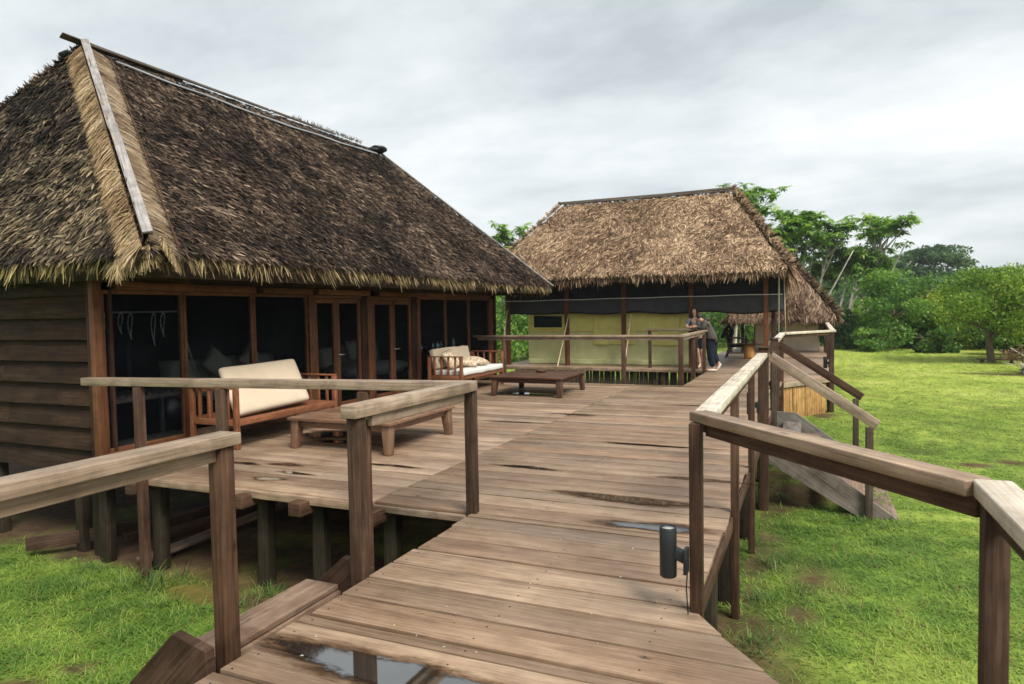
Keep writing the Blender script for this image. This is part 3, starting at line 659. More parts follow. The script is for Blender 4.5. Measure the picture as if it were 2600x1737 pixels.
# ------------------------------------------------------------------ thatch
def slope_pts(A, B, Cc, D, n, rows):
    out = []
    wA, wC = np.linalg.norm(B-A), np.linalg.norm(Cc-D); m = 0
    while m < n:
        u = rng.random(n); v = rng.random(n); w_ = wA+(wC-wA)*v; k = rng.random(n) < w_/max(wA, wC)
        u, v = u[k], v[k]; out.append(np.stack([u, v], 1)); m += len(u)
    uv = np.concatenate(out)[:n]; r_ = rng.random(n) < .6
    uv[r_, 1] = (np.floor(uv[r_, 1]*rows)+rng.uniform(0, .38, r_.sum())+.12*np.sin(uv[r_, 0]*23))/rows
    uv[:, 1] = np.clip(uv[:, 1], 0, 1)
    u, v = uv[:, :1], uv[:, 1:]
    return (A*(1-u)+B*u)*(1-v)+(D*(1-u)+Cc*u)*v, uv
def thatch_slope(soup, A, B, Cc, D, dens, ln, wd, palette, rows=16, lean=0., jit=.38, lift=.10, patch=.45, seed=0, fringe=200, fpal=None, flen=.32, bias=0., swirl=.0, fend=1.):
    A, B, Cc, D = (np.array(p, dtype=float) for p in (A, B, Cc, D))
    e = (B-A)/np.linalg.norm(B-A); nrm = np.cross(B-A, D-A); nrm /= np.linalg.norm(nrm)
    if nrm[2] < 0: nrm = -nrm
    dn = np.cross(nrm, e); dn = dn if dn[2] < 0 else -dn
    area = .5*(np.linalg.norm(B-A)+np.linalg.norm(Cc-D))*np.linalg.norm((D+Cc)/2-(A+B)/2)
    n = int(area*dens); P, uv = slope_pts(A, B, Cc, D, n, rows)
    s = P@e; q = P@dn
    th = lean+rng.normal(0, jit, n)+swirl*(vn(s, q, 1.6, seed+3)-.5)*2
    Dv = np.cos(th)[:, None]*dn+np.sin(th)[:, None]*e+nrm*(lift*rng.uniform(.3, 1.6, n))[:, None]; Dv = unit(Dv)
    l = ln*rng.uniform(.55, 1.35, n); P = P+nrm*(rng.uniform(-.01, .05, n))[:, None]
    Nn = unit(nrm+rng.normal(0, .35, (n, 3)))
    bend = np.zeros((n, 3)); bend[:, 2] = -l*rng.uniform(.02, .28, n); bend += e*(l*rng.normal(0, .12, n))[:, None]
    big = fbm(s, q, .8, seed)-.5; sm = vn(s, q, 4.5, seed+1)-.5
    f = np.clip(rng.beta(1.6, 2.2, n)+big*patch*1.5+sm*patch*.9+bias, 0, 1)
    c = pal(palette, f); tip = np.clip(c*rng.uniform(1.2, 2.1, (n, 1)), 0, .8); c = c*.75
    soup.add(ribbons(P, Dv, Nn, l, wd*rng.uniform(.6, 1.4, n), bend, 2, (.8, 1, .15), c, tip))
    if fringe:
        m = int(np.linalg.norm(B-A)*fringe); u = rng.random((m, 1))*fend; v = rng.uniform(0, .05, (m, 1))
        P = (A*(1-u)+B*u)*(1-v)+(D*(1-u)+Cc*u)*v+nrm*rng.uniform(-.07, .03, (m, 1)); s = P@e
        clump = vn(s, s*0, 3.2, seed+8); th = rng.normal(0, .3, m)+(vn(s, s*0+3, 2.2, seed+9)-.5)*1.2
        out_ = np.array([nrm[0], nrm[1], 0]); out_ /= np.linalg.norm(out_)
        Dv = unit(np.cos(th)[:, None]*(dn*.75+np.array([0, 0, -.35]))+np.sin(th)[:, None]*e+out_*rng.normal(.05, .16, (m, 1)))
        l = flen*rng.uniform(.45, 1.1, m)*(.7+.6*clump); bend = np.zeros((m, 3)); bend[:, 2] = -l*.3; bend -= out_*(l*rng.uniform(0, .2, m))[:, None]
        c = pal(fpal if fpal is not None else palette, np.clip(rng.beta(2, 2, m)*.8+.25*(vn(s, s*0, 1.4, seed+4)-.2), 0, 1))
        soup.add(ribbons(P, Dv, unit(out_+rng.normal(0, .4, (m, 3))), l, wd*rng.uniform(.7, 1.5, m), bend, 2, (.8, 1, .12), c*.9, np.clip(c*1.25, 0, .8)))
def hip_line(soup, a, b, d1, up, n, ln, wd, palette, jit=.25, lift=.1, t0=0., t1=1., off=.07, seed=0):
    a, b, d1, up = (np.array(p, dtype=float) for p in (a, b, d1, up)); d1 = d1/np.linalg.norm(d1); up = up/np.linalg.norm(up); h = (b-a)/np.linalg.norm(b-a)
    t = rng.uniform(t0, t1, n); P = a+(b-a)*t[:, None]+up*(off+rng.uniform(-.02, .02, n))[:, None]
    th = rng.normal(0, jit, n); D = unit(np.cos(th)[:, None]*d1+np.sin(th)[:, None]*h+up*(lift*rng.uniform(-.2, 1, n))[:, None])
    l = ln*rng.uniform(.7, 1.15, n); bend = np.zeros((n, 3)); bend -= up*(l*rng.uniform(.05, .3, n))[:, None]; bend[:, 2] -= l*.08
    f = np.clip(rng.beta(2, 2, n)+(vn(t*9, t*0, 1.7, seed)-.5)*.7, 0, 1); c = pal(palette, f)
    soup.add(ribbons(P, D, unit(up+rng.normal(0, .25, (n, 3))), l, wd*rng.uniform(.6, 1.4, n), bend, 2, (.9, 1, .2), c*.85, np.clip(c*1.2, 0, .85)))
def hip_shell(name, x0, x1, y0, y1, ze, ra, rb, mat, parent, drop=.05, th=.18):
    """solid hipped core: eave rectangle, ridge from ra to rb"""
    V = [(x0, y0, ze-drop), (x1, y0, ze-drop), (x1, y1, ze-drop), (x0, y1, ze-drop), (ra[0], ra[1], ra[2]-drop), (rb[0], rb[1], rb[2]-drop)]
    V += [(v[0]*.97+.03*(x0+x1)/2, v[1]*.97+.03*(y0+y1)/2, v[2]-th) for v in V]
    alongy = abs(ra[1]-rb[1]) > abs(ra[0]-rb[0])
    if alongy: T = [(0, 1, 4), (1, 2, 5, 4), (2, 3, 5), (3, 0, 4, 5)]
    else: T = [(0, 1, 5, 4), (1, 2, 5), (2, 3, 4, 5), (3, 0, 4)]
    F = T+[tuple(i+6 for i in f[::-1]) for f in T]+[(0, 6, 7, 1), (1, 7, 8, 2), (2, 8, 9, 3), (3, 9, 6, 0)]
    me = bpy.data.meshes.new(name); me.from_pydata(V, [], F); return link(name, me, mat, parent)
DARKT = [(0.0082, 0.0064, 0.0053), (0.0164, 0.0121, 0.0094), (0.0344, 0.0238, 0.018), (0.0705, 0.0476, 0.0344), (0.1394, 0.0968, 0.0672), (0.2378, 0.1763, 0.1246)]
NEART = [(0.0079, 0.0072, 0.0065), (0.0159, 0.013, 0.0101), (0.0325, 0.0253, 0.0188), (0.0687, 0.0506, 0.0332), (0.13, 0.0997, 0.0615), (0.2167, 0.1697, 0.1047)]
FRNG1 = [(.035, .025, .014), (.12, .086, .045), (.26, .195, .098), (.43, .34, .19)]
HIPC = [(.075, .046, .022), (.23, .148, .078), (.37, .262, .15), (.52, .40, .26)]
LIGHTT = [(0.0392, 0.0239, 0.015), (0.0871, 0.0547, 0.034), (0.1655, 0.1068, 0.0655), (0.2614, 0.175, 0.1089), (0.3573, 0.2518, 0.1579), (0.4531, 0.3415, 0.221)]
REDT = [(0.0171, 0.0086, 0.0065), (0.0456, 0.0238, 0.0162), (0.095, 0.0583, 0.0378), (0.1615, 0.108, 0.0702), (0.2565, 0.189, 0.1274)]

# ------------------------------------------------------------------ main lodge
lodge = thing('main_lodge', 'large dark thatched lodge with dark screened windows beside the deck', 'lodge', (-10.2, 11, -1))
A1, B1 = (-10.2, 7.2, 5.83), (-10.2, 14.8, 5.83)            # ridge ends
E = [(-13.95, 5.12, 2.40), (-6.42, 5.12, 2.40), (-6.42, 17.2, 2.36), (-13.95, 17.2, 2.36)]
hip_shell('roof_core', -13.95, -6.42, 5.12, 17.2, 2.37, A1, B1, M['roofbase'], lodge)
sp_ = Soup()
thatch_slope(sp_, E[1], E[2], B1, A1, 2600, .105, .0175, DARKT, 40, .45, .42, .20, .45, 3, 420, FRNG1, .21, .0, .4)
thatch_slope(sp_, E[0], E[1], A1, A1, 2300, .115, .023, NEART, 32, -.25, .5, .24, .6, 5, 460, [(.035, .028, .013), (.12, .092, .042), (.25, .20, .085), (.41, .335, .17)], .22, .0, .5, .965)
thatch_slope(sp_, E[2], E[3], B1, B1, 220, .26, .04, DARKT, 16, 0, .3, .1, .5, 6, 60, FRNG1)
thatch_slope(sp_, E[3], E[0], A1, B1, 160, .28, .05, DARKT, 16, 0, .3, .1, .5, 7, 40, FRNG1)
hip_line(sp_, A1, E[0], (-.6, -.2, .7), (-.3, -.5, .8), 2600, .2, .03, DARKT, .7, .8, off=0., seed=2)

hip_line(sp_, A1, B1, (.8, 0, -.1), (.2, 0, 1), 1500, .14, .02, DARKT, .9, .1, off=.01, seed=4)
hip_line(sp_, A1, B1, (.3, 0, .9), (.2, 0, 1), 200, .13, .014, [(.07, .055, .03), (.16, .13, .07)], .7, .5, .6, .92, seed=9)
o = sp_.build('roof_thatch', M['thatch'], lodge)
# pale straw strip laid over the near hip, with two grey battens
h0, h1 = Vector(A1), Vector(E[1]); hd = (h1-h0).normalized()
nF = Vector(np.cross(np.array(E[2])-np.array(E[1]), np.array(A1)-np.array(E[1]))).normalized(); nF = nF if nF.z > 0 else -nF
nL = Vector(np.cross(np.array(E[1])-np.array(E[0]), np.array(A1)-np.array(E[0]))).normalized(); nL = nL if nL.z > 0 else -nL
dF = hd.cross(nF).normalized(); dF = dF if dF.y > 0 else -dF
dL = hd.cross(nL).normalized(); dL = dL if dL.x < 0 else -dL
hs = Soup(); upv = (nF+nL).normalized()
for k, (off0, ln_) in enumerate(((.0, .27), (.05, .25), (.09, .22))):
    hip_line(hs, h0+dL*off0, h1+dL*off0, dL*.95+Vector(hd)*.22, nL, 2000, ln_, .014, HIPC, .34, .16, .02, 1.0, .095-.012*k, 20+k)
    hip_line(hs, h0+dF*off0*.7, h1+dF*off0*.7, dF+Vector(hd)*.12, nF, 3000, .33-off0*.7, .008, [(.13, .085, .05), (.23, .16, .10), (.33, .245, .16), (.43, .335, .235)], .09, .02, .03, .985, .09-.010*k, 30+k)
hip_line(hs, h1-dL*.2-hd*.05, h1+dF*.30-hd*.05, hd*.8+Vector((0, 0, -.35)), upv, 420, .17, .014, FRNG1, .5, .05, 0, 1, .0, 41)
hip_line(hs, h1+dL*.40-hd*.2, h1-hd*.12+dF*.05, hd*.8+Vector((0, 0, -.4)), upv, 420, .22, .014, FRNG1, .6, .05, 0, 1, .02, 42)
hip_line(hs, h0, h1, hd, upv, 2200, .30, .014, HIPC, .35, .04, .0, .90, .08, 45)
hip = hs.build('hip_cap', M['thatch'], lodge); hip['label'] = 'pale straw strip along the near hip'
b = Bx(); b.beam(h0+upv*.15+dF*.02, h0+(h1-h0)*.53+upv*.14+dF*.03, .105, .03, upv); b.build('batten', M['batten'], hip)
b = Bx(); b.beam(h0+(h1-h0)*.515+upv*.17+dF*.04, h0+(h1-h0)*.965+upv*.14+dF*.06, .105, .03, upv); b.build('batten', M['batten'], hip)
b = Bx(); b.beam(h0+(h1-h0)*.03+nF*.09+dF*.30, h0+(h1-h0)*.985+nF*.08+dF*.32, .014, .014, nF); b.build('edge_stick', M['post'], hip)
# ridge boards, pale sheet strip
b = Bx(); b.beam((-10.12, 7.1, 5.885), (-10.12, 11.0, 5.88), .12, .025, (.6, 0, .8)); b.build('ridge_board', M['dpost'], lodge)
b = Bx(); b.beam((-10.14, 11.1, 5.89), (-10.1, 13.0, 5.87), .12, .025, (.6, 0, .8)); b.build('ridge_board', M['dpost'], lodge)
b = Bx(); b.beam((-10.25, 6.86, 5.93), (-10.25, 9.0, 5.89), .1, .025, (-.6, 0, .8)); b.build('ridge_board', M['dpost'], lodge)
V = []; n = 30
for i in range(n+1):
    t = i/n; y = 7.5+t*7.0; dz = .16+.12*math.sin(t*3.1)+.012*math.sin(t*17); 
    for k in (0, 1): V.append((-10.2+.10+dz*.98+k*.05, y, 5.83-dz*.9+.03-k*.042+.006*math.sin(t*30+k)))
me = bpy.data.meshes.new('sheet_strip'); me.from_pydata(V, [], [(2*i, 2*i+1, 2*i+3, 2*i+2) for i in range(n)]); o = link('sheet_strip', me, M['plastic'], lodge)
s_ = o.modifiers.new('solid', 'SOLIDIFY'); s_.thickness = .012
for (c, r_) in (((-10.12, 14.75, 5.86), .19), ((-10.38, 7.06, 5.72), .12)):
    bm = bmesh.new(); bmesh.ops.create_icosphere(bm, subdivisions=3, radius=r_)
    for v in bm.verts:
        p = v.co; k = .75+.5*float(vn(p.x*5+c[0], p.y*5+p.z*4, 1.7, 3)); v.co = Vector((p.x*k*1.2, p.y*k*1.1, p.z*k*.45))+Vector(c)
    me = bpy.data.meshes.new('tarp_scrap'); bm.to_mesh(me); bm.free(); link('tarp_scrap', me, M['tarp'], lodge)
b = Bx(); b.beam(Vector(B1)+Vector((.05, .05, .02)), Vector(E[2])+Vector((.06, .12, .0)), .09, .03, (.5, .5, .7)); b.build('batten', M['batten'], lodge)

# walls
b = Bx()
for i in range(9):
    z0 = -.16+i*.268; x = -7.9
    while x > -12.9:
        ln_ = random.uniform(1.6, 3.2); x2 = max(x-ln_, -12.9)
        zt = z0+.268+irregular(.012); tl = irregular(.008)
        v = [(x2, 5.535, z0+irregular(.006)), (x, 5.535, z0+irregular(.006)), (x, 5.56, z0), (x2, 5.56, z0), (x2, 5.572, zt+.03), (x, 5.572, zt+.03+tl), (x, 5.595, zt+.03), (x2, 5.595, zt+.03)]
        v = [(a, c_-(.045 if k < 4 else 0), d_) for k, (a, c_, d_) in enumerate(v)]
        b.hexa(v, ((1, 0, 0), (0, 1, 0), (0, 0, 1))); x = x2-.006
b.build('side_wall', M['siding'], lodge, .003)
b = Bx(); b.box((-12.9, 5.61, 2.2), (-7.9, 5.64, 2.6)); b.build('wall_top', M['dframe'], lodge)
b = Bx(); b.box((-12.95, 16.5, -.1), (-7.7, 16.54, 2.6)); b.build('end_wall', M['siding'], lodge)
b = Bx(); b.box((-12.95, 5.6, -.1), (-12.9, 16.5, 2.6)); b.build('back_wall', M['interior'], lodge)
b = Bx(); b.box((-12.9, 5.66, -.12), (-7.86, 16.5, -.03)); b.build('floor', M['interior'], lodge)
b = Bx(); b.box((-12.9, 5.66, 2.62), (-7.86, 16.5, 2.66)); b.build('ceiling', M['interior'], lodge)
b = Bx(); b.box((-7.885, 5.66, -.02), (-7.80, 5.70, 2.05)); b.build('trim', M['dframe'], lodge)
# front: corner post, posts, top rail, boards above
for (y0, y1, mt, zb) in ((5.44, 5.55, 'frame', -.02), (9.24, 9.39, 'frame', 0), (10.9, 11.09, 'frame', 0), (12.70, 12.83, 'frame', 0), (16.36, 16.53, 'frame', -1.2)):
    b = Bx(); b.box((-7.90 if y0 > 6 else -7.865, y0, zb), (-7.78, y1, 2.24 if y0 < 6 else 2.045)); b.build('post', M[mt], lodge, .005)
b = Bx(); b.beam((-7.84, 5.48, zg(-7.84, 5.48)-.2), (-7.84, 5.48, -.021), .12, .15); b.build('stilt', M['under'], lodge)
b = Bx(); b.box((-7.945, 5.46, -.15), (-7.87, 5.54, 2.24)); b.build('corner_board', M['dframe'], lodge)
segs = [(5.75, 6.9), (6.905, 8.05), (8.2, 9.35), (9.5, 11.0), (11.3, 13.0), (13.05, 16.36)]
b = Bx()
for y0, y1 in segs: b.box((-7.90, y0, 2.05), (-7.775, y1, 2.145+irregular(.006)))
b.build('top_rail', M['frame'], lodge)
b = Bx()
for i in range(3):
    z0 = 2.15+i*.15; y = 5.6
    while y < 16.4:
        y2 = min(y+random.uniform(2, 3.6), 16.45); b.box((-7.93+.012*i, y, z0+.003), (-7.85+.012*i, y2-.005, z0+.146)); y = y2
b.build('upper_boards', M['dframe'], lodge, .003)
for y in (5.9, 8.15, 11.15, 14.0, 16.2):
    b = Bx(); b.beam((-7.84, y, 2.30), (-6.75, y, 2.16), .08, .12); b.build('rafter', M['dframe'], lodge)
b = Bx(); b.box((-7.92, 5.56, -.02), (-7.79, 9.24, .07)); b.build('sill', M['frame'], lodge)
b = Bx(); b.box((-7.92, 12.83, -.02), (-7.79, 16.36, .07)); b.build('sill', M['frame'], lodge)
def window(y0, y1, z0, z1, fr=.045, mat='frame', stile=None):
    b = Bx(); x0, x1 = -7.875, -7.815
    b.box((x0, y0, z0), (x1, y0+fr, z1)); b.box((x0, y1-fr, z0), (x1, y1, z1)); b.box((x0, y0+fr, z1-fr), (x1, y1-fr, z1)); b.box((x0, y0+fr, z0), (x1, y1-fr, z0+fr))
    f = b.build('window', M[mat], lodge, .003)
    p = Bx(); p.box((-7.848, y0+fr, z0+fr), (-7.844, y1-fr, z1-fr)); p.build('pane', M['screen'], f, 0)
for y0, y1 in ((5.56, 6.735), (6.745, 8.005), (8.015, 9.24), (12.83, 14.0), (14.01, 15.185), (15.195, 16.36)):
    window(y0, y1, .07, 2.045)
def door(y0, y1, z1, handle_y, sill=.0):
    b = Bx(); x0, x1, f = -7.87, -7.815, .085
    b.box((x0, y0, sill), (x1, y0+f, z1)); b.box((x0, y1-f, sill), (x1, y1, z1)); b.box((x0, y0+f, z1-f), (x1, y1-f, z1)); b.box((x0, y0+f, sill), (x1, y1-f, sill+.12))
    d = b.build('door', M['frame'], lodge, .004)
    p = Bx(); p.box((-7.845, y0+f, sill+.12), (-7.841, y1-f, z1-f)); p.build('pane', M['screen'], d, 0)
    if handle_y:
        t = Tb(); t.tube([(-7.815, handle_y, .98), (-7.765, handle_y, .98), (-7.76, handle_y+.11, .98)], .011, 8); t.build('handle', M['steel'], d)
door(9.40, 10.0, 1.99, None); door(10.005, 10.72, 1.99, 10.05); door(11.10, 11.795, 1.97, None); door(11.80, 12.50, 1.97, 11.85)
b = Bx(); b.box((-7.88, 12.51, 0), (-7.80, 12.69, 2.04)); b.build('trim', M['dframe'], lodge)
b = Bx(); b.box((-7.88, 10.73, 0), (-7.80, 10.89, 2.04)); b.build('trim', M['dframe'], lodge)
b = Bx(); b.box((-7.86, 9.40, 1.995), (-7.80, 10.89, 2.04)); b.box((-7.86, 11.10, 1.975), (-7.80, 12.69, 2.04)); b.build('door_head', M['frame'], lodge)
# low plank along the foot of the wall
b = Bx(); b.box((-7.6, 6.6, .1), (-7.56, 9.0, .2)); o = b.build('wall_plank', M['rail'], None); tag(o, 'loose weathered plank along the wall behind the near sofa', 'plank')
for (x, y) in ((-8.2, 5.5), (-10, 5.6), (-12, 5.6), (-8.6, 8.5), (-8.2, 11)):
    b = Bx(); b.beam((x, y, zg(x, y)-.2), (x, y, -.13), .13, .13); b.build('stilt', M['under'], lodge, .006)

# ------------------------------------------------------------------ inside the lodge
t = thing('slatted_bench', 'slatted wooden bench table just inside the near lodge window', 'bench', (-8.4, 6.5, 0))
b = Bx()
for i in range(13): y = 5.85+i*.1; b.box((-8.75, y, .66), (-8.2, y+.06, .69))
b.build('slats', M['tread'], t)
b = Bx(); b.box((-8.78, 5.82, .60), (-8.74, 7.15, .66)); b.box((-8.22, 5.82, .60), (-8.18, 7.15, .66)); b.build('frame', M['tread'], t)
for x, y in ((-8.72, 5.9), (-8.25, 5.9), (-8.72, 7.08), (-8.25, 7.08)):
    b = Bx(); b.beam((x, y, -.03), (x, y, .6), .05, .05); b.build('leg', M['tread'], t)
t = thing('floor_grate', 'low slatted wooden grate on the lodge floor behind the near window', 'grate', (-8.3, 6.5, 0))
b = Bx()
for i in range(14): y = 5.8+i*.1; b.box((-8.6, y, .02), (-8.05, y+.06, .05))
b.build('slats', M['tread'], t)
b = Bx(); b.box((-8.58, 5.78, -.03), (-8.53, 7.18, .018)); b.box((-8.12, 5.78, -.03), (-8.07, 7.18, .018)); b.build('frame', M['tread'], t)
o = Tb().tube([(-8.3, 5.7, 1.775), (-8.3, 7.15, 1.785)], .012).build('hanging_rod', M['palebark']); tag(o, 'thin rod hung with bead necklaces inside the near window', 'rod')
for i, (y, ln_, lab) in enumerate(((5.93, .42, 'long white bead necklace at the left end of the rod'), (6.17, .28, 'short white shell strand second from left on the rod'), (6.31, .36, 'looped dark and white bead necklace mid rod'), (6.66, .46, 'long thick white bead necklace right of the rod middle'), (6.81, .34, 'yellowish bead necklace at the right end of the rod'))):
    t = Tb(); n = 14
    pts = [(-8.3+.02*math.sin(k), y+.022*math.sin(k/n*2*math.pi), 1.775-ln_*(.5-.5*math.cos(k/n*2*math.pi))) for k in range(n+1)]
    for k in range(n): t.tube([pts[k], pts[k+1]], [.009, .005], 5)
    tag(t.build('necklace', M['bead']), lab, 'necklace', 'bead necklaces on the rod')
o = Tb().tube([(-8.25, 7.02, 1.78), (-8.15, 7.2, .9)], .014).build('leaning_pole', M['palebark']); tag(o, 'pale slanting pole behind the near lodge window', 'pole')
def insofa(x, y0, y1, label, pil):
    t = thing('indoor_sofa', label, 'sofa', (x, y0, 0), 'sofas inside the lodge')
    me = pillow_mesh('seat_cushion', 1, y1-y0, .3, 8, 8, None, (x, (y0+y1)/2, .42)); link('seat_cushion', me, M['cream'], t)
    me = pillow_mesh('back_cushion', .5, y1-y0, .22, 8, 8, Matrix.Rotation(R(80), 3, 'Y'), (x-.5, (y0+y1)/2, .72)); link('back_cushion', me, M['cream'], t)
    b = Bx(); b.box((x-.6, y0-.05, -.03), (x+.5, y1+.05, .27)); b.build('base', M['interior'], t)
    for (py, a, lab) in pil:
        rot = Matrix.Rotation(R(70), 3, 'Y') @ Matrix.Rotation(R(a), 3, 'Z')
        tag(link('throw_pillow', pillow_mesh('throw_pillow', .5, .5, .18, 2.4, 8, rot, (x-.22, py, .86)), M['cream']), lab, 'pillow', 'pillows on the indoor sofas')
insofa(-9.6, 8.2, 10.9, 'pale indoor sofa with diamond pillows behind the near windows', ((9.15, 45, 'pale pillow standing on its corner behind the second window'), (10.0, 38, 'pale pillow tipped behind the third window')))
insofa(-9.6, 12.2, 14.6, 'pale indoor sofa behind the second double door', ((13.2, 0, 'upright pale pillow behind the second double door'),))
t = thing('indoor_bar', 'dark bar counter with bottles behind the far lodge windows', 'counter', (-8.75, 15.2, 0))
b = Bx(); b.box((-9.0, 14.4, -.03), (-8.5, 16.3, .70)); b.build('body', M['interior'], t); b = Bx(); b.box((-9.05, 14.35, .705), (-8.45, 16.35, .74)); b.build('top', M['table_dark'], t)
for i in range(9):
    y = 14.5+i*.115; z = .74; hgt = random.uniform(.2, .32)
    lathe_obj('bottle', [(.001, 0), (.033, .002), (.035, hgt*.6), (.012, hgt*.78), (.012, hgt), (.001, hgt)], M['glass_b'] if i % 2 else M['steel'], None, (-8.7+random.uniform(-.1, .1), y, z), 10)
    tag(COL.objects[-1], 'small bottle in the row on the indoor bar', 'bottle', 'bottles on the indoor bar')
lathe_obj('flask', [(.001, 0), (.04, .002), (.042, .2), (.02, .25), (.02, .29), (.001, .29)], M['cup'], None, (-8.56, 15.72, .74), 12); tag(COL.objects[-1], 'tall pale flask on the bar behind the far window', 'flask')
lathe_obj('cup', [(.001, 0), (.035, .002), (.042, .09), (.036, .09), (.03, .01)], M['cup'], None, (-8.55, 16.2, .74), 12); tag(COL.objects[-1], 'white cup on the bar behind the far window', 'cup')
t = thing('office_chair', 'dark high-backed chair inside the near lodge window', 'chair', (-9.6, 7.0, 0))
link('backrest', pillow_mesh('backrest', .5, .75, .1, 6, 8, Matrix.Rotation(R(90), 3, 'X'), (-9.6, 7.1, 1.05)), M['tarp'], t); link('seat', pillow_mesh('seat', .5, .5, .1, 6, 8, None, (-9.6, 6.85, .5)), M['tarp'], t)
Tb().tube([(-9.6, 6.9, .0), (-9.6, 6.9, .5)], .03).build('pedestal', M['black'], t)

# ------------------------------------------------------------------ lumber under the deck
for (p0, p1, w_, h_, lab) in (((-6.92, 5.28, -1.03), (-6.7, 8.2, -.9), .2, .04, 'flat weathered plank lying on the soil under the deck'), ((-7.8, 5.72, -1.0), (-7.5, 8.6, -.95), .12, .11, 'squared timber lying deepest under the deck beside the corner post'),
                              ((-8.6, 5.05, -.98), (-7.66, 6.1, -.93), .07, .16, 'timber board lying on edge under the lodge corner'), ((-7.35, 5.9, -1.02), (-7.05, 8.9, -1.0), .16, .14, 'thick cut beam with a square end under the deck')):
    b = Bx(); b.beam(p0, p1, w_, h_); tag(b.build('timber', M['tread'] if 'flat' in lab else M['post'], None, .006), lab, 'timber', 'lumber under the deck')

# ------------------------------------------------------------------ furniture on the deck
def sofa(x, y, label, ln_=2.02, tape=.0):
    t = thing('wooden_sofa', label, 'sofa', (x, y, 0), 'slatted wooden sofas on the deck'); xb, xf, y1 = x-.82, x, y+ln_
    for yy in (y+.03, y1-.03):
        for xx in (xf-.03, xb+.03):
            b = Bx(); b.beam((xx, yy, .0), (xx, yy, .765), .06, .06); b.build('leg', M['teak'], t)
        b = Bx(); b.box((xb, yy-.032, .768), (xf, yy+.032, .79)); b.build('arm', M['teak'], t)
        b = Bx(); b.box((xb+.06, yy-.02, .30), (xf-.06, yy+.02, .38))
        for k in range(4): xx = xb+.16+k*.163; b.box((xx-.02, yy-.015, .38), (xx+.02, yy+.015, .768))
        b.build('arm_slats', M['teak'], t)
    b = Bx(); b.box((xf-.045, y+.06, .30), (xf-.005, y1-.06, .39)); b.build('front_rail', M['teak'], t)
    b = Bx(); b.box((xb+.005, y+.06, .30), (xb+.045, y1-.06, .39)); b.box((xb+.01, y+.06, .70), (xb+.045, y1-.06, .765))
    for k in range(11): yy = y+.16+k*(ln_-.3)/10; b.box((xb+.015, yy-.02, .39), (xb+.04, yy+.02, .70))
    b.build('backrest', M['teak'], t)
    b = Bx()
    for k in range(7): xx = xb+.09+k*.105; b.box((xx-.035, y+.06, .345), (xx+.035, y1-.06, .37))
    b.build('seat', M['teak'], t); return t
sofa(-6.68, 6.50, 'red-brown slatted sofa near the camera with a cream mattress propped up', 2.02)
sofa(-6.62, 12.50, 'red-brown slatted sofa at the far end with cushions in place', 2.1)
# propped mattress
a0, a1, a2, a3 = Vector((-6.80, 6.60, .40)), Vector((-6.84, 8.08, .44)), Vector((-7.33, 8.30, 1.02)), Vector((-7.33, 6.83, 1.0))
ex = (a1-a0).normalized(); nr = (a1-a0).cross(a3-a0).normalized(); nr = nr if nr.x > 0 else -nr
bm = bmesh.new(); n = 14; g = {}
for s_ in (0, 1):
    for j in range(n+1):
        for i in range(n+1):
            u, v = i/n, j/n; p = (a0*(1-u)+a1*u)*(1-v)+(a3*(1-u)+a2*u)*v
            rd = (min(1, min(u, 1-u)*22+.25))*(min(1, min(v, 1-v)*11+.25)); rd = rd**.3
            off = (.005+.115*rd*.5+.008*math.sin(5*u+3*v)) if s_ else -(.115*rd*.5); g[s_, i, j] = bm.verts.new(p+nr*off)
for s_ in (0, 1):
    for j in range(n):
        for i in range(n):
            q = [g[s_, i, j], g[s_, i+1, j], g[s_, i+1, j+1], g[s_, i, j+1]]; bm.faces.new(q)
for k in range(n):
    for (p, q) in ((((k, 0), (k+1, 0))), (((k, n), (k+1, n))), (((0, k), (0, k+1))), (((n, k), (n, k+1)))):
        bm.faces.new([g[0, p[0], p[1]], g[0, q[0], q[1]], g[1, q[0], q[1]], g[1, p[0], p[1]]])
bmesh.ops.recalc_face_normals(bm, faces=bm.faces); me = bpy.data.meshes.new('mattress'); bm.to_mesh(me); bm.free(); me.polygons.foreach_set('use_smooth', np.ones(len(me.polygons), dtype=bool))
o = link('mattress', me, M['cream']); tag(o, 'large cream mattress leaning tilted on the near sofa', 'mattress'); s_ = o.modifiers.new('sub', 'SUBSURF'); s_.levels = s_.render_levels = 1
def slab(name, lo, hi, mat, label, cat, rot=None, bev=.04):
    lo, hi = Vector(lo), Vector(hi); c = (lo+hi)/2; d = hi-lo; bm = bmesh.new(); bmesh.ops.create_cube(bm, size=1)
    for v in bm.verts: v.co = Vector((v.co.x*d.x, v.co.y*d.y, v.co.z*d.z))
    bmesh.ops.bevel(bm, geom=bm.edges[:], offset=bev, segments=4, affect='EDGES', profile=.6)
    bmesh.ops.subdivide_edges(bm, edges=[e for e in bm.edges if e.calc_length() > .3], cuts=6, use_grid_fill=True)
    for v in bm.verts:
        k = .012*(float(vn(v.co.y*3+c.y, v.co.x*3, 1.5, 4))-.5)*2; v.co.z += k
        if rot is not None: v.co = rot @ v.co
        v.co += c
    me = bpy.data.meshes.new(name); bm.to_mesh(me); bm.free(); me.polygons.foreach_set('use_smooth', np.ones(len(me.polygons), dtype=bool))
    return tag(link(name, me, mat), label, cat)
slab('seat_cushion', (-7.36, 12.60, .375), (-6.60, 14.52, .485), M['white_c'], 'white seat cushion on the far slatted sofa', 'cushion')
slab('back_cushion', (-7.44, 12.62, .50), (-7.32, 14.25, .93), M['cream'], 'beige back cushion standing against the far sofa back', 'cushion', Matrix.Rotation(R(-12), 3, 'Y'))
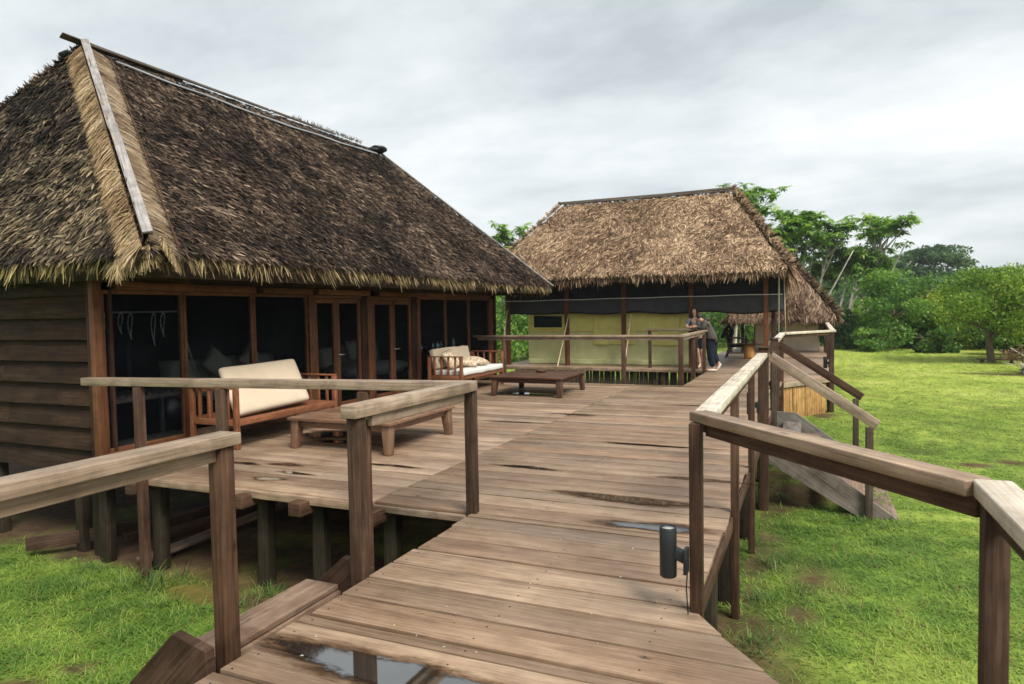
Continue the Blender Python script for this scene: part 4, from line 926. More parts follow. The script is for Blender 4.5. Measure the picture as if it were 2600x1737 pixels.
for i, (y, x, rz, lab) in enumerate(((12.95, -7.12, 10, 'patterned brown pillow at the near end of the far sofa'), (13.5, -7.0, 30, 'patterned brown pillow lying flat mid far sofa'), (13.9, -6.98, -15, 'patterned pillow furthest along the far sofa seat'))):
    rot = Matrix.Rotation(R(55 if i == 0 else 14), 3, 'Y') @ Matrix.Rotation(R(rz), 3, 'Z')
    tag(link('patterned_pillow', pillow_mesh('patterned_pillow', .42, .5, .17, 2.4, 10, rot, (x, y, .70 if i == 0 else .60)), M['pattern']), lab, 'pillow', 'patterned pillows on the far sofa')
def coffee_table(x0, y0, sx, sy, label, mt, mb):
    t = thing('coffee_table', label, 'table', (x0+sx/2, y0+sy/2, 0), 'low square coffee tables on the deck'); b = Bx(); n = 9
    for k in range(n): w_ = sy/n; b.box((x0, y0+k*w_, .365), (x0+sx, y0+(k+1)*w_-.004, .40))
    b.build('tabletop', M[mt], t, .003)
    b = Bx(); i = .075
    b.box((x0+i, y0+i, .275), (x0+sx-i, y0+i+.03, .364)); b.box((x0+i, y0+sy-i-.03, .275), (x0+sx-i, y0+sy-i, .364)); b.box((x0+i, y0+i+.03, .275), (x0+i+.03, y0+sy-i-.03, .364)); b.box((x0+sx-i-.03, y0+i+.03, .275), (x0+sx-i, y0+sy-i-.03, .364)); b.build('apron', M[mb], t)
    for cx_ in (0, 1):
        for cy_ in (0, 1):
            x = x0+.095+cx_*(sx-.19); y = y0+.095+cy_*(sy-.19); ox = .025*(1 if cx_ else -1); oy = .025*(1 if cy_ else -1)
            b = Bx(); b.beam((x+ox, y+oy, 0), (x, y, .363), .085, .085, w1=.125, h1=.125); b.build('leg', M[mb], t)
coffee_table(-6.14, 6.80, 1.56, 1.62, 'low square wooden table nearest the camera', 'table', 'table')
coffee_table(-5.98, 12.45, 1.56, 1.58, 'dark low square table at the far end of the deck', 'table_dark', 'table_dark')
lathe_obj('ashtray', [(.001, 0), (.10, .002), (.115, .02), (.115, .05), (.10, .055), (.085, .05), (.085, .03), (.001, .028)], M['table_dark'], None, (-5.27, 13.55, .401)); tag(COL.objects[-1], 'round dark wooden ashtray on the far coffee table', 'ashtray')
def lamp(x, y, z, dx, label, dy=0.):
    t = thing('bollard_lamp', label, 'lamp', (x, y, z), 'black cylinder lamps on the railing posts'); h = .28; r_ = .047
    lathe_obj('cylinder', [(.001, 0), (r_-.006, 0), (r_, .006), (r_, h-.006), (r_-.004, h), (r_-.008, h), (r_-.008, h-.012), (.001, h-.012)], M['black'], t, (x, y, z), 24)
    lathe_obj('lens', [(.001, 0), (r_-.009, 0), (r_-.009, .003), (.001, .003)], M['cup'], t, (x, y, z+h-.0118), 24)
    b = Bx(); b.beam((x+dx*.3, y+dy*.3, z+.14), (x+dx*.93, y+dy*.93, z+.115), .05, .06); b.beam((x+dx*.8, y+dy*.8, z+.10), (x+dx, y+dy, z+.10), .075, .14); b.build('bracket', M['black'], t)
    Tb().tube([(x+dx*.95, y, z+.04), (x+dx*.9, y+.0, z-.06), (x+dx*.98, y, z-.2)], .004, 6).build('cable', M['black'], t)
lamp(-.735, 3.80, .205, .11, 'black cylinder lamp on the near corner post of the walkway')
lamp(-.72, 9.22, .33, .09, 'black cylinder lamp beside the near stair newel')
lamp(.30, 18.45, .18, .09, 'black cylinder lamp on the angled bridge corner post', -.03)
lamp(.40, 27.2, .35, .06, 'black cylinder lamp on the farthest bridge post')
lamp(-.72, 12.15, .30, .09, 'black cylinder lamp beside the far stair newel')

# ------------------------------------------------------------------ tent shelter
sh = thing('tent_shelter', 'open thatched shelter with dark roll-down shade over the tent', 'shelter', (-5, 22, -1))
XA, XB, YA, YB, ZE = -9.35, -.60, 19.15, 24.9, 2.72
RA, RB = (-7.62, 22.0, 5.25), (-2.32, 22.0, 5.25)
hip_shell('roof_core', XA, XB, YA, YB, ZE, RA, RB, M['roofbase2'], sh)
sp_ = Soup()
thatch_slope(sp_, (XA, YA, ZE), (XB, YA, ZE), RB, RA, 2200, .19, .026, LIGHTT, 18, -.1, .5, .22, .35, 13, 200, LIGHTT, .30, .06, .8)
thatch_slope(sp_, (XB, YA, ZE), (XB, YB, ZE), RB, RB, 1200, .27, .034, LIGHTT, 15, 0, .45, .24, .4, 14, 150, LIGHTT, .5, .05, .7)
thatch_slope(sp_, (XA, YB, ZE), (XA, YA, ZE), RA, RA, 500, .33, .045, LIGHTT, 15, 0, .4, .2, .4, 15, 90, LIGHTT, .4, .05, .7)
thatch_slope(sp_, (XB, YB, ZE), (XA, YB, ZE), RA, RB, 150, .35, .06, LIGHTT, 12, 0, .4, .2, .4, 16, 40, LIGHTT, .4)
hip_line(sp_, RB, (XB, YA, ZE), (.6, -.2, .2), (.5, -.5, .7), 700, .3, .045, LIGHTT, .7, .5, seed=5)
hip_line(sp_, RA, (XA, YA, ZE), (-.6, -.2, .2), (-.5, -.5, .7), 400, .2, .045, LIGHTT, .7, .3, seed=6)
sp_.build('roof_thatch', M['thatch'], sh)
for (z, y, x0, x1, tl) in ((5.31, 21.95, -7.85, -4.6, 0), (5.30, 21.95, -4.9, -2.25, .04), (5.26, 21.88, -7.6, -2.25, 0), (5.31, 22.06, -7.7, -2.3, .02)):
    b = Bx(); b.beam((x0, y, z), (x1, y, z+tl), .11, .025, (0, -.6, .8)); b.build('ridge_board', M['dpost'], sh)
for x in (-8.98, -6.98, -5.18, -3.2, -1.17):
    b = Bx(); b.beam((x, 20.2, -.95 if x > -2 else -.05), (x, 20.2, 2.75), .125, .125); b.build('post', M['frame'], sh)
for x in (-8.98, -5.18, -1.17):
    b = Bx(); b.beam((x, 24.2, -.95), (x, 24.2, 2.75), .125, .125); b.build('post', M['dframe'], sh)
b = Bx(); b.beam((-9.1, 20.2, 2.72), (-.9, 20.2, 2.72), .1, .12); b.build('eave_beam', M['dframe'], sh)
def cloth(name, x0, x1, y, z0, z1, mat, parent, nx_=80, nz=24, amp=.02, seed=0, fold=6., solid=.004, zf=None, axis_='x'):
    V, F = [], []
    for j in range(nz+1):
        for i in range(nx_+1):
            u, v = i/nx_, j/nz; x = x0+(x1-x0)*u; zb = z0 if zf is None else zf(u); z = zb+(z1-zb)*v
            d = amp*(math.sin(x*fold+seed+2.5*float(vn(x*.8, z*.6, 1, seed)))*(.35+.65*(1-v))+2.8*(float(vn(x*1.7+z*1.6, z*1.9-x*.4, 1, seed+1))-.5))
            V.append((x, y+d, z) if axis_ == 'x' else (y+d, x, z))
    for j in range(nz):
        for i in range(nx_): a = j*(nx_+1)+i; F.append((a, a+1, a+nx_+2, a+nx_+1))
    me = bpy.data.meshes.new(name); me.from_pydata(V, [], F); me.polygons.foreach_set('use_smooth', np.ones(len(F), dtype=bool)); o = link(name, me, mat, parent)
    if solid: s_ = o.modifiers.new('solid', 'SOLIDIFY'); s_.thickness = solid
    return o
cloth('shade_cloth', -9.0, -.72, 20.33, 1.58, 2.75, M['shade'], sh, 120, 20, .016, 3, 2.2, zf=lambda u: 1.62-.08*math.sin(u*math.pi*4)**2*(.4+.6*u)-.04*u)
cloth('shade_flap', -9.0, -.74, 20.268, 1.60, 2.05, flat('grey_tarp', (.038, .042, .047), .6, 0, .25, 4), sh, 120, 12, .018, 8, 3.1, zf=lambda u: 1.66-.09*math.sin(u*math.pi*4)**2*(.4+.6*u)-.04*u)
cloth('shade_cloth', 20.35, 22.4, -.74, 1.6, 2.75, M['shade'], sh, 30, 14, .03, 5, 3, axis_='y')
t = Tb(); xs = np.linspace(-9.2, -.75, 40); t.tube([(x, 20.12, 2.03+.03*(x+9.2)/8.4-.012*math.sin((x+9.2)*1.7)**2) for x in xs], .012, 6); t.build('rope', M['rope'], sh)
t = Tb(); t.tube([(-.82, 20.0, 2.9), (-.83, 20.0, 1.0)], .018, 8); t.build('white_pole', M['rope'], sh)
t = Tb(); t.tube([(-.70, 20.0, 2.75), (-.68, 20.02, 1.9), (-.66, 20.0, .95)], .013, 8); t.build('rope', M['bam_pole'], sh)
b = Bx(); b.beam((-1.0, 20.55, -.1), (-1.0, 20.55, 2.0), .07, .07); b.build('post', M['dframe'], sh)

plat = thing('tent_platform', 'raised board platform with ragged slat skirt carrying the green tent', 'platform', (-6, 21, -1))
b = Bx(); y = 19.62
while y < 24.4: b.box((-9.15, y, -.035), (-3.22, y+.27, irregular(.001)-.002)); y += .282
b.build('deck_boards', M['deck'], plat, .003)
b = Bx(); b.box((-9.2, 19.55, -.10), (-2.66, 19.6, .0)); b.build('edge_board', M['rail'], plat)
b = Bx(); x = -8.5
while x < -2.75:
    wd = random.uniform(.03, .075); b.beam((x, 19.75+irregular(.02), zg(x, 19.8)-.05), (x+irregular(.012), 19.75+irregular(.02), -.11), wd, .02, (0, 1, 0)); x += wd+(random.uniform(.018, .04) if random.random() < .22 else random.uniform(.0, .007))
b.build('skirt', M['dpost'], plat, 0)
for x in (-9.0, -7.3, -5.0, -3.9):
    b = Bx(); b.beam((x, 19.68, zg(x, 19.8)-.1), (x, 19.68, -.11), .13, .1); b.build('support_post', M['post'], plat)

tent = thing('canvas_tent', 'olive and mustard canvas tent with rolled window flaps and shade-toned upper wall on the platform', 'tent', (-6, 21.5, 0))
TX0, TX1, TY = -8.50, -3.32, 20.75
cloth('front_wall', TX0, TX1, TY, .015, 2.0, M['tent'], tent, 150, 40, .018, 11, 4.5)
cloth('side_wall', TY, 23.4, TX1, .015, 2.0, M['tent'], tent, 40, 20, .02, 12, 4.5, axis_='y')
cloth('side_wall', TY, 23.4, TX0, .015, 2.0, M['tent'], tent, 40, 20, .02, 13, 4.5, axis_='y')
cloth('shade_tone_band', TX0+.01, TX1-.01, TY-.022, 1.02, 2.0, M['tent_y'], tent, 120, 16, .014, 11, 4.5)  # deeper yellow stands for the wall's tone in the tarp's shade
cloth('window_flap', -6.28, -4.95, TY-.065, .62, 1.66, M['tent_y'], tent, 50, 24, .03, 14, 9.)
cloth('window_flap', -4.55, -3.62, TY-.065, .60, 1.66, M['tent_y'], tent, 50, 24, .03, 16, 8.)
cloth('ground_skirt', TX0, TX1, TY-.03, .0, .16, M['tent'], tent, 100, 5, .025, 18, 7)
b = Bx(); b.box((-8.28, TY-.055, 1.17), (-7.32, TY-.045, 1.56)); w_ = b.build('net_window', M['mesh_w'], tent, 0)
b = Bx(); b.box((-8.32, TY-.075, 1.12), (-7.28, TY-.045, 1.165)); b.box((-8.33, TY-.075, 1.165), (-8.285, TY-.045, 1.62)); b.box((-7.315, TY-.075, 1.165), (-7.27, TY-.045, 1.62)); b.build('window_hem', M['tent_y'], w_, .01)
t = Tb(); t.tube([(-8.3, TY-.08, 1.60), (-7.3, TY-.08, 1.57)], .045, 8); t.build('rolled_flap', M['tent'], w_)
me = bpy.data.meshes.new('tent_roof'); me.from_pydata([(TX0, TY, 2.0), (TX1, TY, 2.0), (TX1, 23.4, 2.0), (TX0, 23.4, 2.0), (TX0, 22.1, 2.7), (TX1, 22.1, 2.7)], [], [(0, 1, 5, 4), (2, 3, 4, 5), (1, 2, 5), (3, 0, 4)]); link('tent_roof', me, M['tent'], tent)
for i, (x0, z0, x1, z1, y, lab) in enumerate(((-7.2, .0, -6.87, 1.57, 19.9, 'pale bamboo stick leaning left of the second shelter post'), (-5.1, .0, -4.92, 1.57, 19.9, 'pale bamboo stick leaning right of the third shelter post'), (-9.3, -1., -8.93, 1.75, 19.9, 'pale bamboo stick leaning at the left shelter corner'))):
    o = Tb().tube([(x0, y, z0), ((x0+x1)/2+.01, y+.05, (z0+z1)/2), (x1, y+.15, z1)], .018, 8).build('bamboo_stick', M['bam_pole']); tag(o, lab, 'stick', 'bamboo sticks at the shelter')

# ------------------------------------------------------------------ rear hut
h3 = thing('rear_hut', 'reddish thatched hut with tan canvas walls behind the shelter', 'hut', (-1, 29.5, -1))
XA, XB, YA, YB, ZE = -2.9, .78, 27.0, 32.0, 1.36; RA, RB = (-1.05, 29.3, 3.75), (-.95, 29.8, 3.75)
hip_shell('roof_core', XA, XB, YA, YB, ZE, RA, RB, M['roofbase'], h3)
sp_ = Soup()
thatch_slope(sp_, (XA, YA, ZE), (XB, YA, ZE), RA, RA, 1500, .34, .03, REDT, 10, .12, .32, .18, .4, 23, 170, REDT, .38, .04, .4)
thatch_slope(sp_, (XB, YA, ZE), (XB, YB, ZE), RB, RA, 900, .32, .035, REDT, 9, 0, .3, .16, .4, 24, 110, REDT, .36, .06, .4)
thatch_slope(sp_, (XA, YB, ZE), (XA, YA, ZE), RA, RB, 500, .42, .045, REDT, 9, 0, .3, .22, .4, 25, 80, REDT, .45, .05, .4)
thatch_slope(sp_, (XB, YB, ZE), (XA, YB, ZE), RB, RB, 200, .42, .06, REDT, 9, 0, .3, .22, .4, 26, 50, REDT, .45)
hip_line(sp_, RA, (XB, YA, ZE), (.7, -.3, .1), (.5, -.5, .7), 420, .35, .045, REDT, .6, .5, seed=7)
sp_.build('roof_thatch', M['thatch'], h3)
cloth('canvas_wall', -2.0, -1.25, 27.75, .0, 1.4, M['canvas3'], h3, 24, 12, .012, 31, 5); cloth('canvas_wall', -1.05, .22, 27.75, .0, 1.4, M['canvas3'], h3, 40, 12, .015, 33, 4)
cloth('canvas_wall', 27.75, 31, .24, 0, 1.4, M['canvas3'], h3, 30, 12, .015, 34, 4, axis_='y'); cloth('canvas_wall', 27.75, 31, -2.02, 0, 1.4, M['canvas3'], h3, 30, 12, .015, 35, 4, axis_='y')
for (x, y) in ((-2.85, 27.4), (-2.42, 27.4), (.45, 27.7), (.75, 31.5), (-2.8, 31.5), (-1.15, 27.7)):
    b = Bx(); b.beam((x, y, -.95 if x > .4 or x < -2.5 else 0), (x, y, 1.5), .11, .11); b.build('post', M['dpost'], h3)
b = Bx(); b.beam((.12, 27.66, 1.35), (.42, 27.66, .75), .07, .06); b.build('brace', M['dpost'], h3)
b = Bx()
for k in range(14): b.box((-2.95, 28.02+k*.285, -.035), (.46, 28.02+k*.285+.275, -.003))
b.build('floor', M['deck'], h3)

# ------------------------------------------------------------------ chair, log table
ch = thing('rattan_armchair', 'dark rattan armchair facing right on the bridge deck', 'chair', (-2.35, 24.4, 0))
cx, cy = -2.35, 24.4
for s_ in (-1, 1):
    y = cy+s_*.27
    t = Tb(); t.tube([(cx+.30, y, 0), (cx+.27, y, .3), (cx+.28, y, .55), (cx+.2, y, .66), (cx+.0, y, .68), (cx-.2, y, .66), (cx-.30, y, .95)], .024, 8); t.build('arm', M['rattan'], ch)
    t = Tb(); t.tube([(cx-.34, y, 0), (cx-.24, y, .35), (cx-.36, y, 1.02)], .024, 8); t.build('leg', M['rattan'], ch)
    t = Tb(); t.tube([(cx-.3, y, .16), (cx+.28, y, .16)], .014, 6); t.build('stretcher', M['rattan'], ch)
t = Tb()
for k in range(7): yy = cy-.24+k*.08; t.tube([(cx-.24, yy, .38), (cx-.30, yy, .65), (cx-.37, yy, 1.0)], .012, 6)
t.tube([(cx-.37, cy-.27, 1.0), (cx-.40, cy, 1.05), (cx-.37, cy+.27, 1.0)], .022, 8); t.build('backrest', M['rattan'], ch)
link('seat', pillow_mesh('seat', .56, .54, .13, 6, 8, None, (cx+.02, cy, .42)), M['rattan'], ch)
bm = bmesh.new(); n = 14; g = {}
for j in range(n+1):
    for i in range(11):
        u = i/10-.5; v = j/n; a = v*2.2-.5
        x = cx-.35+(.12*math.sin(v*3.0)-.02)+.03*math.sin(u*14+v*4); z = 1.08-abs(v-.42)*.95+.015*math.sin(u*11); g[i, j] = bm.verts.new((x-(.09 if v < .42 else -.10)*min(1, abs(v-.42)*6), cy+u*.58*(1+.1*math.sin(v*5)), z))
for j in range(n):
    for i in range(10): bm.faces.new([g[i, j], g[i+1, j], g[i+1, j+1], g[i, j+1]])
me = bpy.data.meshes.new('jacket'); bm.to_mesh(me); bm.free(); me.polygons.foreach_set('use_smooth', np.ones(len(me.polygons), dtype=bool)); o = link('jacket', me, M['trousers']); o.modifiers.new('solid', 'SOLIDIFY').thickness = .03
tag(o, 'dark jacket draped over the back of the rattan armchair', 'jacket')
lt = thing('log_table', 'small table with an orange log base and dark board top', 'table', (-1.9, 23.9, 0))
lathe_obj('log_base', [(.001, 0), (.17, 0), (.175, .1), (.165, .3), (.17, .47), (.001, .47)], M['log'], lt, (-1.9, 23.9, .0), 18)
me = COL.objects[-1].data; me.uv_layers.new(name='uv'); me.attributes.new('rnd', 'FLOAT', 'POINT')
for lp in me.loops: c = me.vertices[lp.vertex_index].co; me.uv_layers['uv'].data[lp.index].uv = (c.z, math.atan2(c.y-23.9, c.x+1.9)*.17)
b = Bx(); b.box((-2.28, 23.68, .475), (-1.42, 24.12, .52)); b.build('tabletop', M['post'], lt, .01)
lathe_obj('bottle', [(.001, 0), (.035, .002), (.037, .2), (.013, .27), (.013, .33), (.001, .33)], M['glass_b'], None, (-2.0, 24.0, .52), 12); tag(COL.objects[-1], 'dark bottle standing on the log table', 'bottle')
lathe_obj('bowl', [(.001, 0), (.05, .002), (.09, .05), (.08, .05), (.05, .012), (.001, .012)], M['table_dark'], None, (-1.75, 23.9, .52), 14); tag(COL.objects[-1], 'small dark bowl on the log table', 'bowl')

# ------------------------------------------------------------------ people
def skinned(name, verts, edges, radii, mat, parent, root=0, sub=2, smooth=True, scale=None):
    me = bpy.data.meshes.new(name); me.from_pydata(verts, edges, [])
    o = link(name, me, None, parent); o.data.materials.append(mat)
    k = o.modifiers.new('skin', 'SKIN'); k.branch_smoothing = .6; k.use_smooth_shade = True
    for i, r_ in enumerate(radii):
        d = me.skin_vertices[0].data[i]; d.radius = (r_, r_) if isinstance(r_, (int, float)) else r_; d.use_root = (i == root)
    s_ = o.modifiers.new('sub', 'SUBSURF'); s_.levels = s_.render_levels = sub
    return o
class Sk:
    def __init__(s): s.v, s.e, s.r, s.n = [], [], [], {}
    def j(s, name, p, r_, frm=None):
        s.v.append(tuple(p)); s.r.append(r_); i = len(s.v)-1; s.n[name] = i
        if frm is not None: s.e.append((s.n[frm], i))
        return s
def hand(sk, wrist, p, d, side, pre):
    """palm and five fingers from wrist at p in direction d"""
    p, d = Vector(p), Vector(d).normalized(); sd = Vector(side).normalized(); dn = d.cross(sd)
    sk.j(pre+'palm', p+d*.045, (.032, .018), wrist)
    for k, (o_, l_) in enumerate(((-.028, .068), (-.010, .078), (.010, .074), (.027, .06))):
        b_ = p+d*.085+sd*o_; sk.j(pre+f'k{k}', b_, .010, pre+'palm'); sk.j(pre+f'm{k}', b_+d*l_*.5+dn*.008, .0085, pre+f'k{k}'); sk.j(pre+f't{k}', b_+d*l_*.85+dn*.03, .007, pre+f'm{k}')
    sk.j(pre+'th', p+d*.05-sd*.045+dn*.01, .011, pre+'palm'); sk.j(pre+'tt', p+d*.085-sd*.055+dn*.022, .009, pre+'th')
def head_parts(c, fwd, up, hairmat, parent, long=True, skin=None):
    """face details set on the head centred at c"""
    c, f, u = Vector(c), Vector(fwd).normalized(), Vector(up).normalized(); s_ = f.cross(u).normalized()
    def ball(name, p, r_, mat, sc=(1, 1, 1), cut=None):
        bm = bmesh.new(); bmesh.ops.create_uvsphere(bm, u_segments=20, v_segments=14, radius=r_); mt = Matrix((s_, f, u)).transposed()
        for v in bm.verts: v.co = mt @ Vector((v.co.x*sc[0], v.co.y*sc[1], v.co.z*sc[2]))+p
        me = bpy.data.meshes.new(name); bm.to_mesh(me); bm.free(); me.polygons.foreach_set('use_smooth', np.ones(len(me.polygons), dtype=bool)); return link(name, me, mat, parent)
    for k in (-1, 1):
        ball('eye', c+f*.088+s_*.032*k+u*.005, .011, M['hair2'])
        ball('eyebrow', c+f*.092+s_*.033*k+u*.028, .016, hairmat, (1.1, .4, .3))
    ball('mouth', c+f*.092-u*.058, .02, M['skin2'], (1.1, .3, .35))
def hair_mesh(name, c, fwd, up, mat, parent, length=.0, r_=.108, seed=0):
    c, f, u = Vector(c), Vector(fwd).normalized(), Vector(up).normalized(); s_ = f.cross(u).normalized(); bm = bmesh.new(); bmesh.ops.create_uvsphere(bm, u_segments=28, v_segments=20, radius=1)
    kill = []
    for v in bm.verts:
        x, y, z = v.co
        k = 1+.05*math.sin(9*x+seed)+.04*math.sin(13*y+5*z)
        front = y > .30 and z < .52
        q = Vector((x*.90*k, y*1.0*k-.10, z*1.12*k+.04))*r_
        if z < -.1 and length: q.z -= (-.1-z)*length; q.x *= 1.12
        v.co = c+s_*q.x+f*q.y+u*q.z
        if front or (z < (-.25 if not length else -2)): kill.append(v)
    bmesh.ops.delete(bm, geom=kill, context='VERTS'); me = bpy.data.meshes.new(name); bm.to_mesh(me); bm.free(); me.polygons.foreach_set('use_smooth', np.ones(len(me.polygons), dtype=bool))
    o = link(name, me, mat, parent); o.modifiers.new('solid', 'SOLIDIFY').thickness = .012; return o

# left person: stands behind the low rail, forearms resting, looking out to the front left
pl = thing('person', 'long-haired person in grey-blue shirt and dark shorts leaning on the railing', 'person', (-2.93, 19.95, 0))
ox, oy = -2.93, 19.95
def A(x, y, z): return Vector((ox+x*.92+y*.39, oy-x*.39*.0+y, z))
def PL(x, y, z): return Vector((ox+x, oy+y, z))
sk = Sk(); s = sk.j
s('pelvis', PL(-.05, .10, .93), .115); s('waist', PL(-.06, .03, 1.08), .105, 'pelvis'); s('chest', PL(-.09, -.08, 1.30), .12, 'waist'); s('neck', PL(-.10, -.13, 1.47), .055, 'chest')
s('jaw', PL(-.11, -.17, 1.545), (.062, .07), 'neck'); s('head', PL(-.115, -.17, 1.64), (.076, .09), 'jaw'); s('crown', PL(-.115, -.15, 1.715), (.06, .07), 'head'); s('nose', PL(-.13, -.285, 1.61), .014, 'head')
s('shl', PL(-.27, -.08, 1.40), .062, 'chest'); s('ell', PL(-.34, -.16, 1.17), .043, 'shl'); s('wrl', PL(-.10, -.30, 1.165), .030, 'ell'); hand(sk, 'wrl', PL(-.10, -.30, 1.165), (1, -.1, .0), (0, -1, .2), 'l')
s('shr', PL(.09, -.08, 1.40), .062, 'chest'); s('elr', PL(.17, -.20, 1.18), .043, 'shr'); s('wrr', PL(-.02, -.36, 1.19), .030, 'elr'); hand(sk, 'wrr', PL(-.02, -.36, 1.19), (-1, -.2, .05), (0, 1, .2), 'r')
s('hl', PL(-.14, .10, .86), .098, 'pelvis'); s('knl', PL(-.05, .02, .49), .062, 'hl'); s('cfl', PL(-.02, .06, .33), .058, 'knl'); s('anl', PL(.01, .05, .09), .037, 'cfl'); s('ftl', PL(.0, -.05, .045), .038, 'anl'); s('tol', PL(-.02, -.15, .032), .03, 'ftl')
s('hr', PL(.05, .10, .86), .098, 'pelvis'); s('knr', PL(.08, .0, .49), .062, 'hr'); s('cfr', PL(.08, .05, .33), .058, 'knr'); s('anr', PL(.10, .02, .09), .037, 'cfr'); s('ftr', PL(.11, -.08, .045), .038, 'anr'); s('tor', PL(.12, -.18, .032), .03, 'ftr')
body = skinned('body', sk.v, sk.e, sk.r, M['skin'], pl)
hair_mesh('hair', PL(-.115, -.16, 1.655), (-.15, -1, -.05), (0, 0, 1), M['hair'], pl, .9, .108)
head_parts(PL(-.115, -.17, 1.635), (-.15, -1, -.05), (0, 0, 1), M['hair'], pl)
c = Sk(); q = c.j
q('pelvis', PL(-.05, .09, .86), .15); q('waist', PL(-.06, .03, 1.08), .148, 'pelvis'); q('chest', PL(-.09, -.08, 1.30), .155, 'waist'); q('neck', PL(-.10, -.12, 1.45), .082, 'chest')
q('shl', PL(-.275, -.08, 1.40), .078, 'chest'); q('sll', PL(-.325, -.14, 1.24), .066, 'shl'); q('shr', PL(.10, -.08, 1.40), .078, 'chest'); q('slr', PL(.155, -.165, 1.25), .066, 'shr')
skinned('shirt', c.v, c.e, c.r, M['tee'], pl)
c = Sk(); q = c.j
q('pelvis', PL(-.05, .10, .95), .14); q('hl', PL(-.14, .10, .82), .12, 'pelvis'); q('ml', PL(-.09, .05, .60), .105, 'hl'); q('el', PL(-.07, .04, .53), .10, 'ml'); q('hr', PL(.06, .10, .82), .12, 'pelvis'); q('mr', PL(.08, .03, .60), .105, 'hr'); q('er', PL(.09, .02, .53), .10, 'mr')
skinned('shorts', c.v, c.e, c.r, M['shorts'], pl)

# right person: on the bridge, bent forward over the rail towards the other, one heel lifted
pr = thing('person', 'person in charcoal hoodie and dark trousers bent over the railing', 'person', (-2.46, 19.05, 0))
ox, oy = -2.46, 19.05
sk = Sk(); s = sk.j
s('pelvis', PL(-.03, .0, .90), .115); s('waist', PL(-.05, .03, 1.06), .105, 'pelvis'); s('chest', PL(-.14, .08, 1.25), .12, 'waist'); s('neck', PL(-.25, .14, 1.36), .055, 'chest')
s('jaw', PL(-.33, .17, 1.36), (.06, .07), 'neck'); s('head', PL(-.37, .18, 1.425), (.078, .088), 'jaw'); s('crown', PL(-.39, .18, 1.495), (.06, .066), 'head'); s('nose', PL(-.475, .20, 1.37), .014, 'head')
s('shl', PL(-.17, -.09, 1.32), .062, 'chest'); s('ell', PL(-.22, -.12, 1.15), .043, 'shl'); s('wrl', PL(-.42, .02, 1.20), .030, 'ell'); hand(sk, 'wrl', PL(-.42, .02, 1.20), (-.8, .5, .1), (.3, .6, .1), 'l')
s('shr', PL(-.17, .27, 1.32), .062, 'chest'); s('elr', PL(-.30, .30, 1.16), .043, 'shr'); s('wrr', PL(-.46, .22, 1.22), .030, 'elr'); hand(sk, 'wrr', PL(-.46, .22, 1.22), (-.9, .1, .2), (0, 1, .1), 'r')
s('hl', PL(-.03, -.09, .84), .10, 'pelvis'); s('knl', PL(-.02, -.13, .48), .065, 'hl'); s('cfl', PL(.02, -.12, .32), .058, 'knl'); s('anl', PL(.05, -.11, .09), .037, 'cfl'); s('ftl', PL(-.05, -.12, .045), .038, 'anl'); s('tol', PL(-.15, -.13, .032), .03, 'ftl')
s('hr', PL(.02, .09, .84), .10, 'pelvis'); s('knr', PL(.02, .03, .49), .065, 'hr'); s('cfr', PL(.10, .02, .34), .058, 'knr'); s('anr', PL(.18, .0, .18), .037, 'cfr'); s('ftr', PL(.16, -.02, .085), .038, 'anr'); s('tor', PL(.11, -.03, .032), .03, 'ftr')
skinned('body', sk.v, sk.e, sk.r, M['skin2'], pr)
hair_mesh('hair', PL(-.375, .18, 1.44), (-.85, .1, -.5), (-.45, .1, .9), M['hair2'], pr, 0, .105, 3)
head_parts(PL(-.375, .18, 1.43), (-.85, .1, -.5), (-.45, .1, .9), M['hair2'], pr)
c = Sk(); q = c.j
q('hem', PL(-.02, .0, .78), .165); q('hip', PL(-.02, .01, .92), .172, 'hem'); q('waist', PL(-.05, .03, 1.06), .160, 'hip'); q('chest', PL(-.14, .08, 1.25), .165, 'waist'); q('collar', PL(-.21, .12, 1.34), .09, 'chest'); q('hood', PL(-.13, .10, 1.42), .075, 'collar'); q('hood2', PL(-.06, .09, 1.40), .05, 'hood')
q('shl', PL(-.17, -.10, 1.32), .082, 'chest'); q('ell', PL(-.22, -.13, 1.15), .066, 'shl'); q('wrl', PL(-.40, .01, 1.195), .045, 'ell'); q('shr', PL(-.17, .28, 1.32), .082, 'chest'); q('elr', PL(-.30, .31, 1.16), .066, 'shr'); q('wrr', PL(-.44, .23, 1.215), .045, 'elr')
skinned('hoodie', c.v, c.e, c.r, M['hoodie'], pr)
c = Sk(); q = c.j
q('pelvis', PL(-.02, .0, .92), .145); q('hl', PL(-.04, -.09, .78), .125, 'pelvis'); q('kl', PL(-.04, -.12, .46), .10, 'hl'); q('cl', PL(.0, -.115, .26), .098, 'kl'); q('al', PL(.04, -.11, .11), .075, 'cl')
q('hr', PL(.02, .08, .78), .125, 'pelvis'); q('kr', PL(.02, .03, .48), .10, 'hr'); q('cr', PL(.08, .02, .34), .095, 'kr'); q('ar', PL(.15, .01, .20), .07, 'cr')
skinned('trousers', c.v, c.e, c.r, M['trousers'], pr)
for (p, d, lab) in (((.0, -.12, .035), (-1, -.05, 0), 0), ((.155, -.01, .10), (-.5, -.1, -.85), 1)):
    bm = bmesh.new(); bmesh.ops.create_uvsphere(bm, u_segments=16, v_segments=10, radius=1); d = Vector(d).normalized(); sd_ = Vector((0, 1, 0)); u_ = d.cross(sd_).normalized(); mt = Matrix((d, sd_, u_)).transposed()
    for v in bm.verts: v.co = mt @ Vector((v.co.x*.135, v.co.y*.052, v.co.z*.038))+PL(*p)
    me = bpy.data.meshes.new('shoe'); bm.to_mesh(me); bm.free(); me.polygons.foreach_set('use_smooth', np.ones(len(me.polygons), dtype=bool)); link('shoe', me, M['sole'], pr)

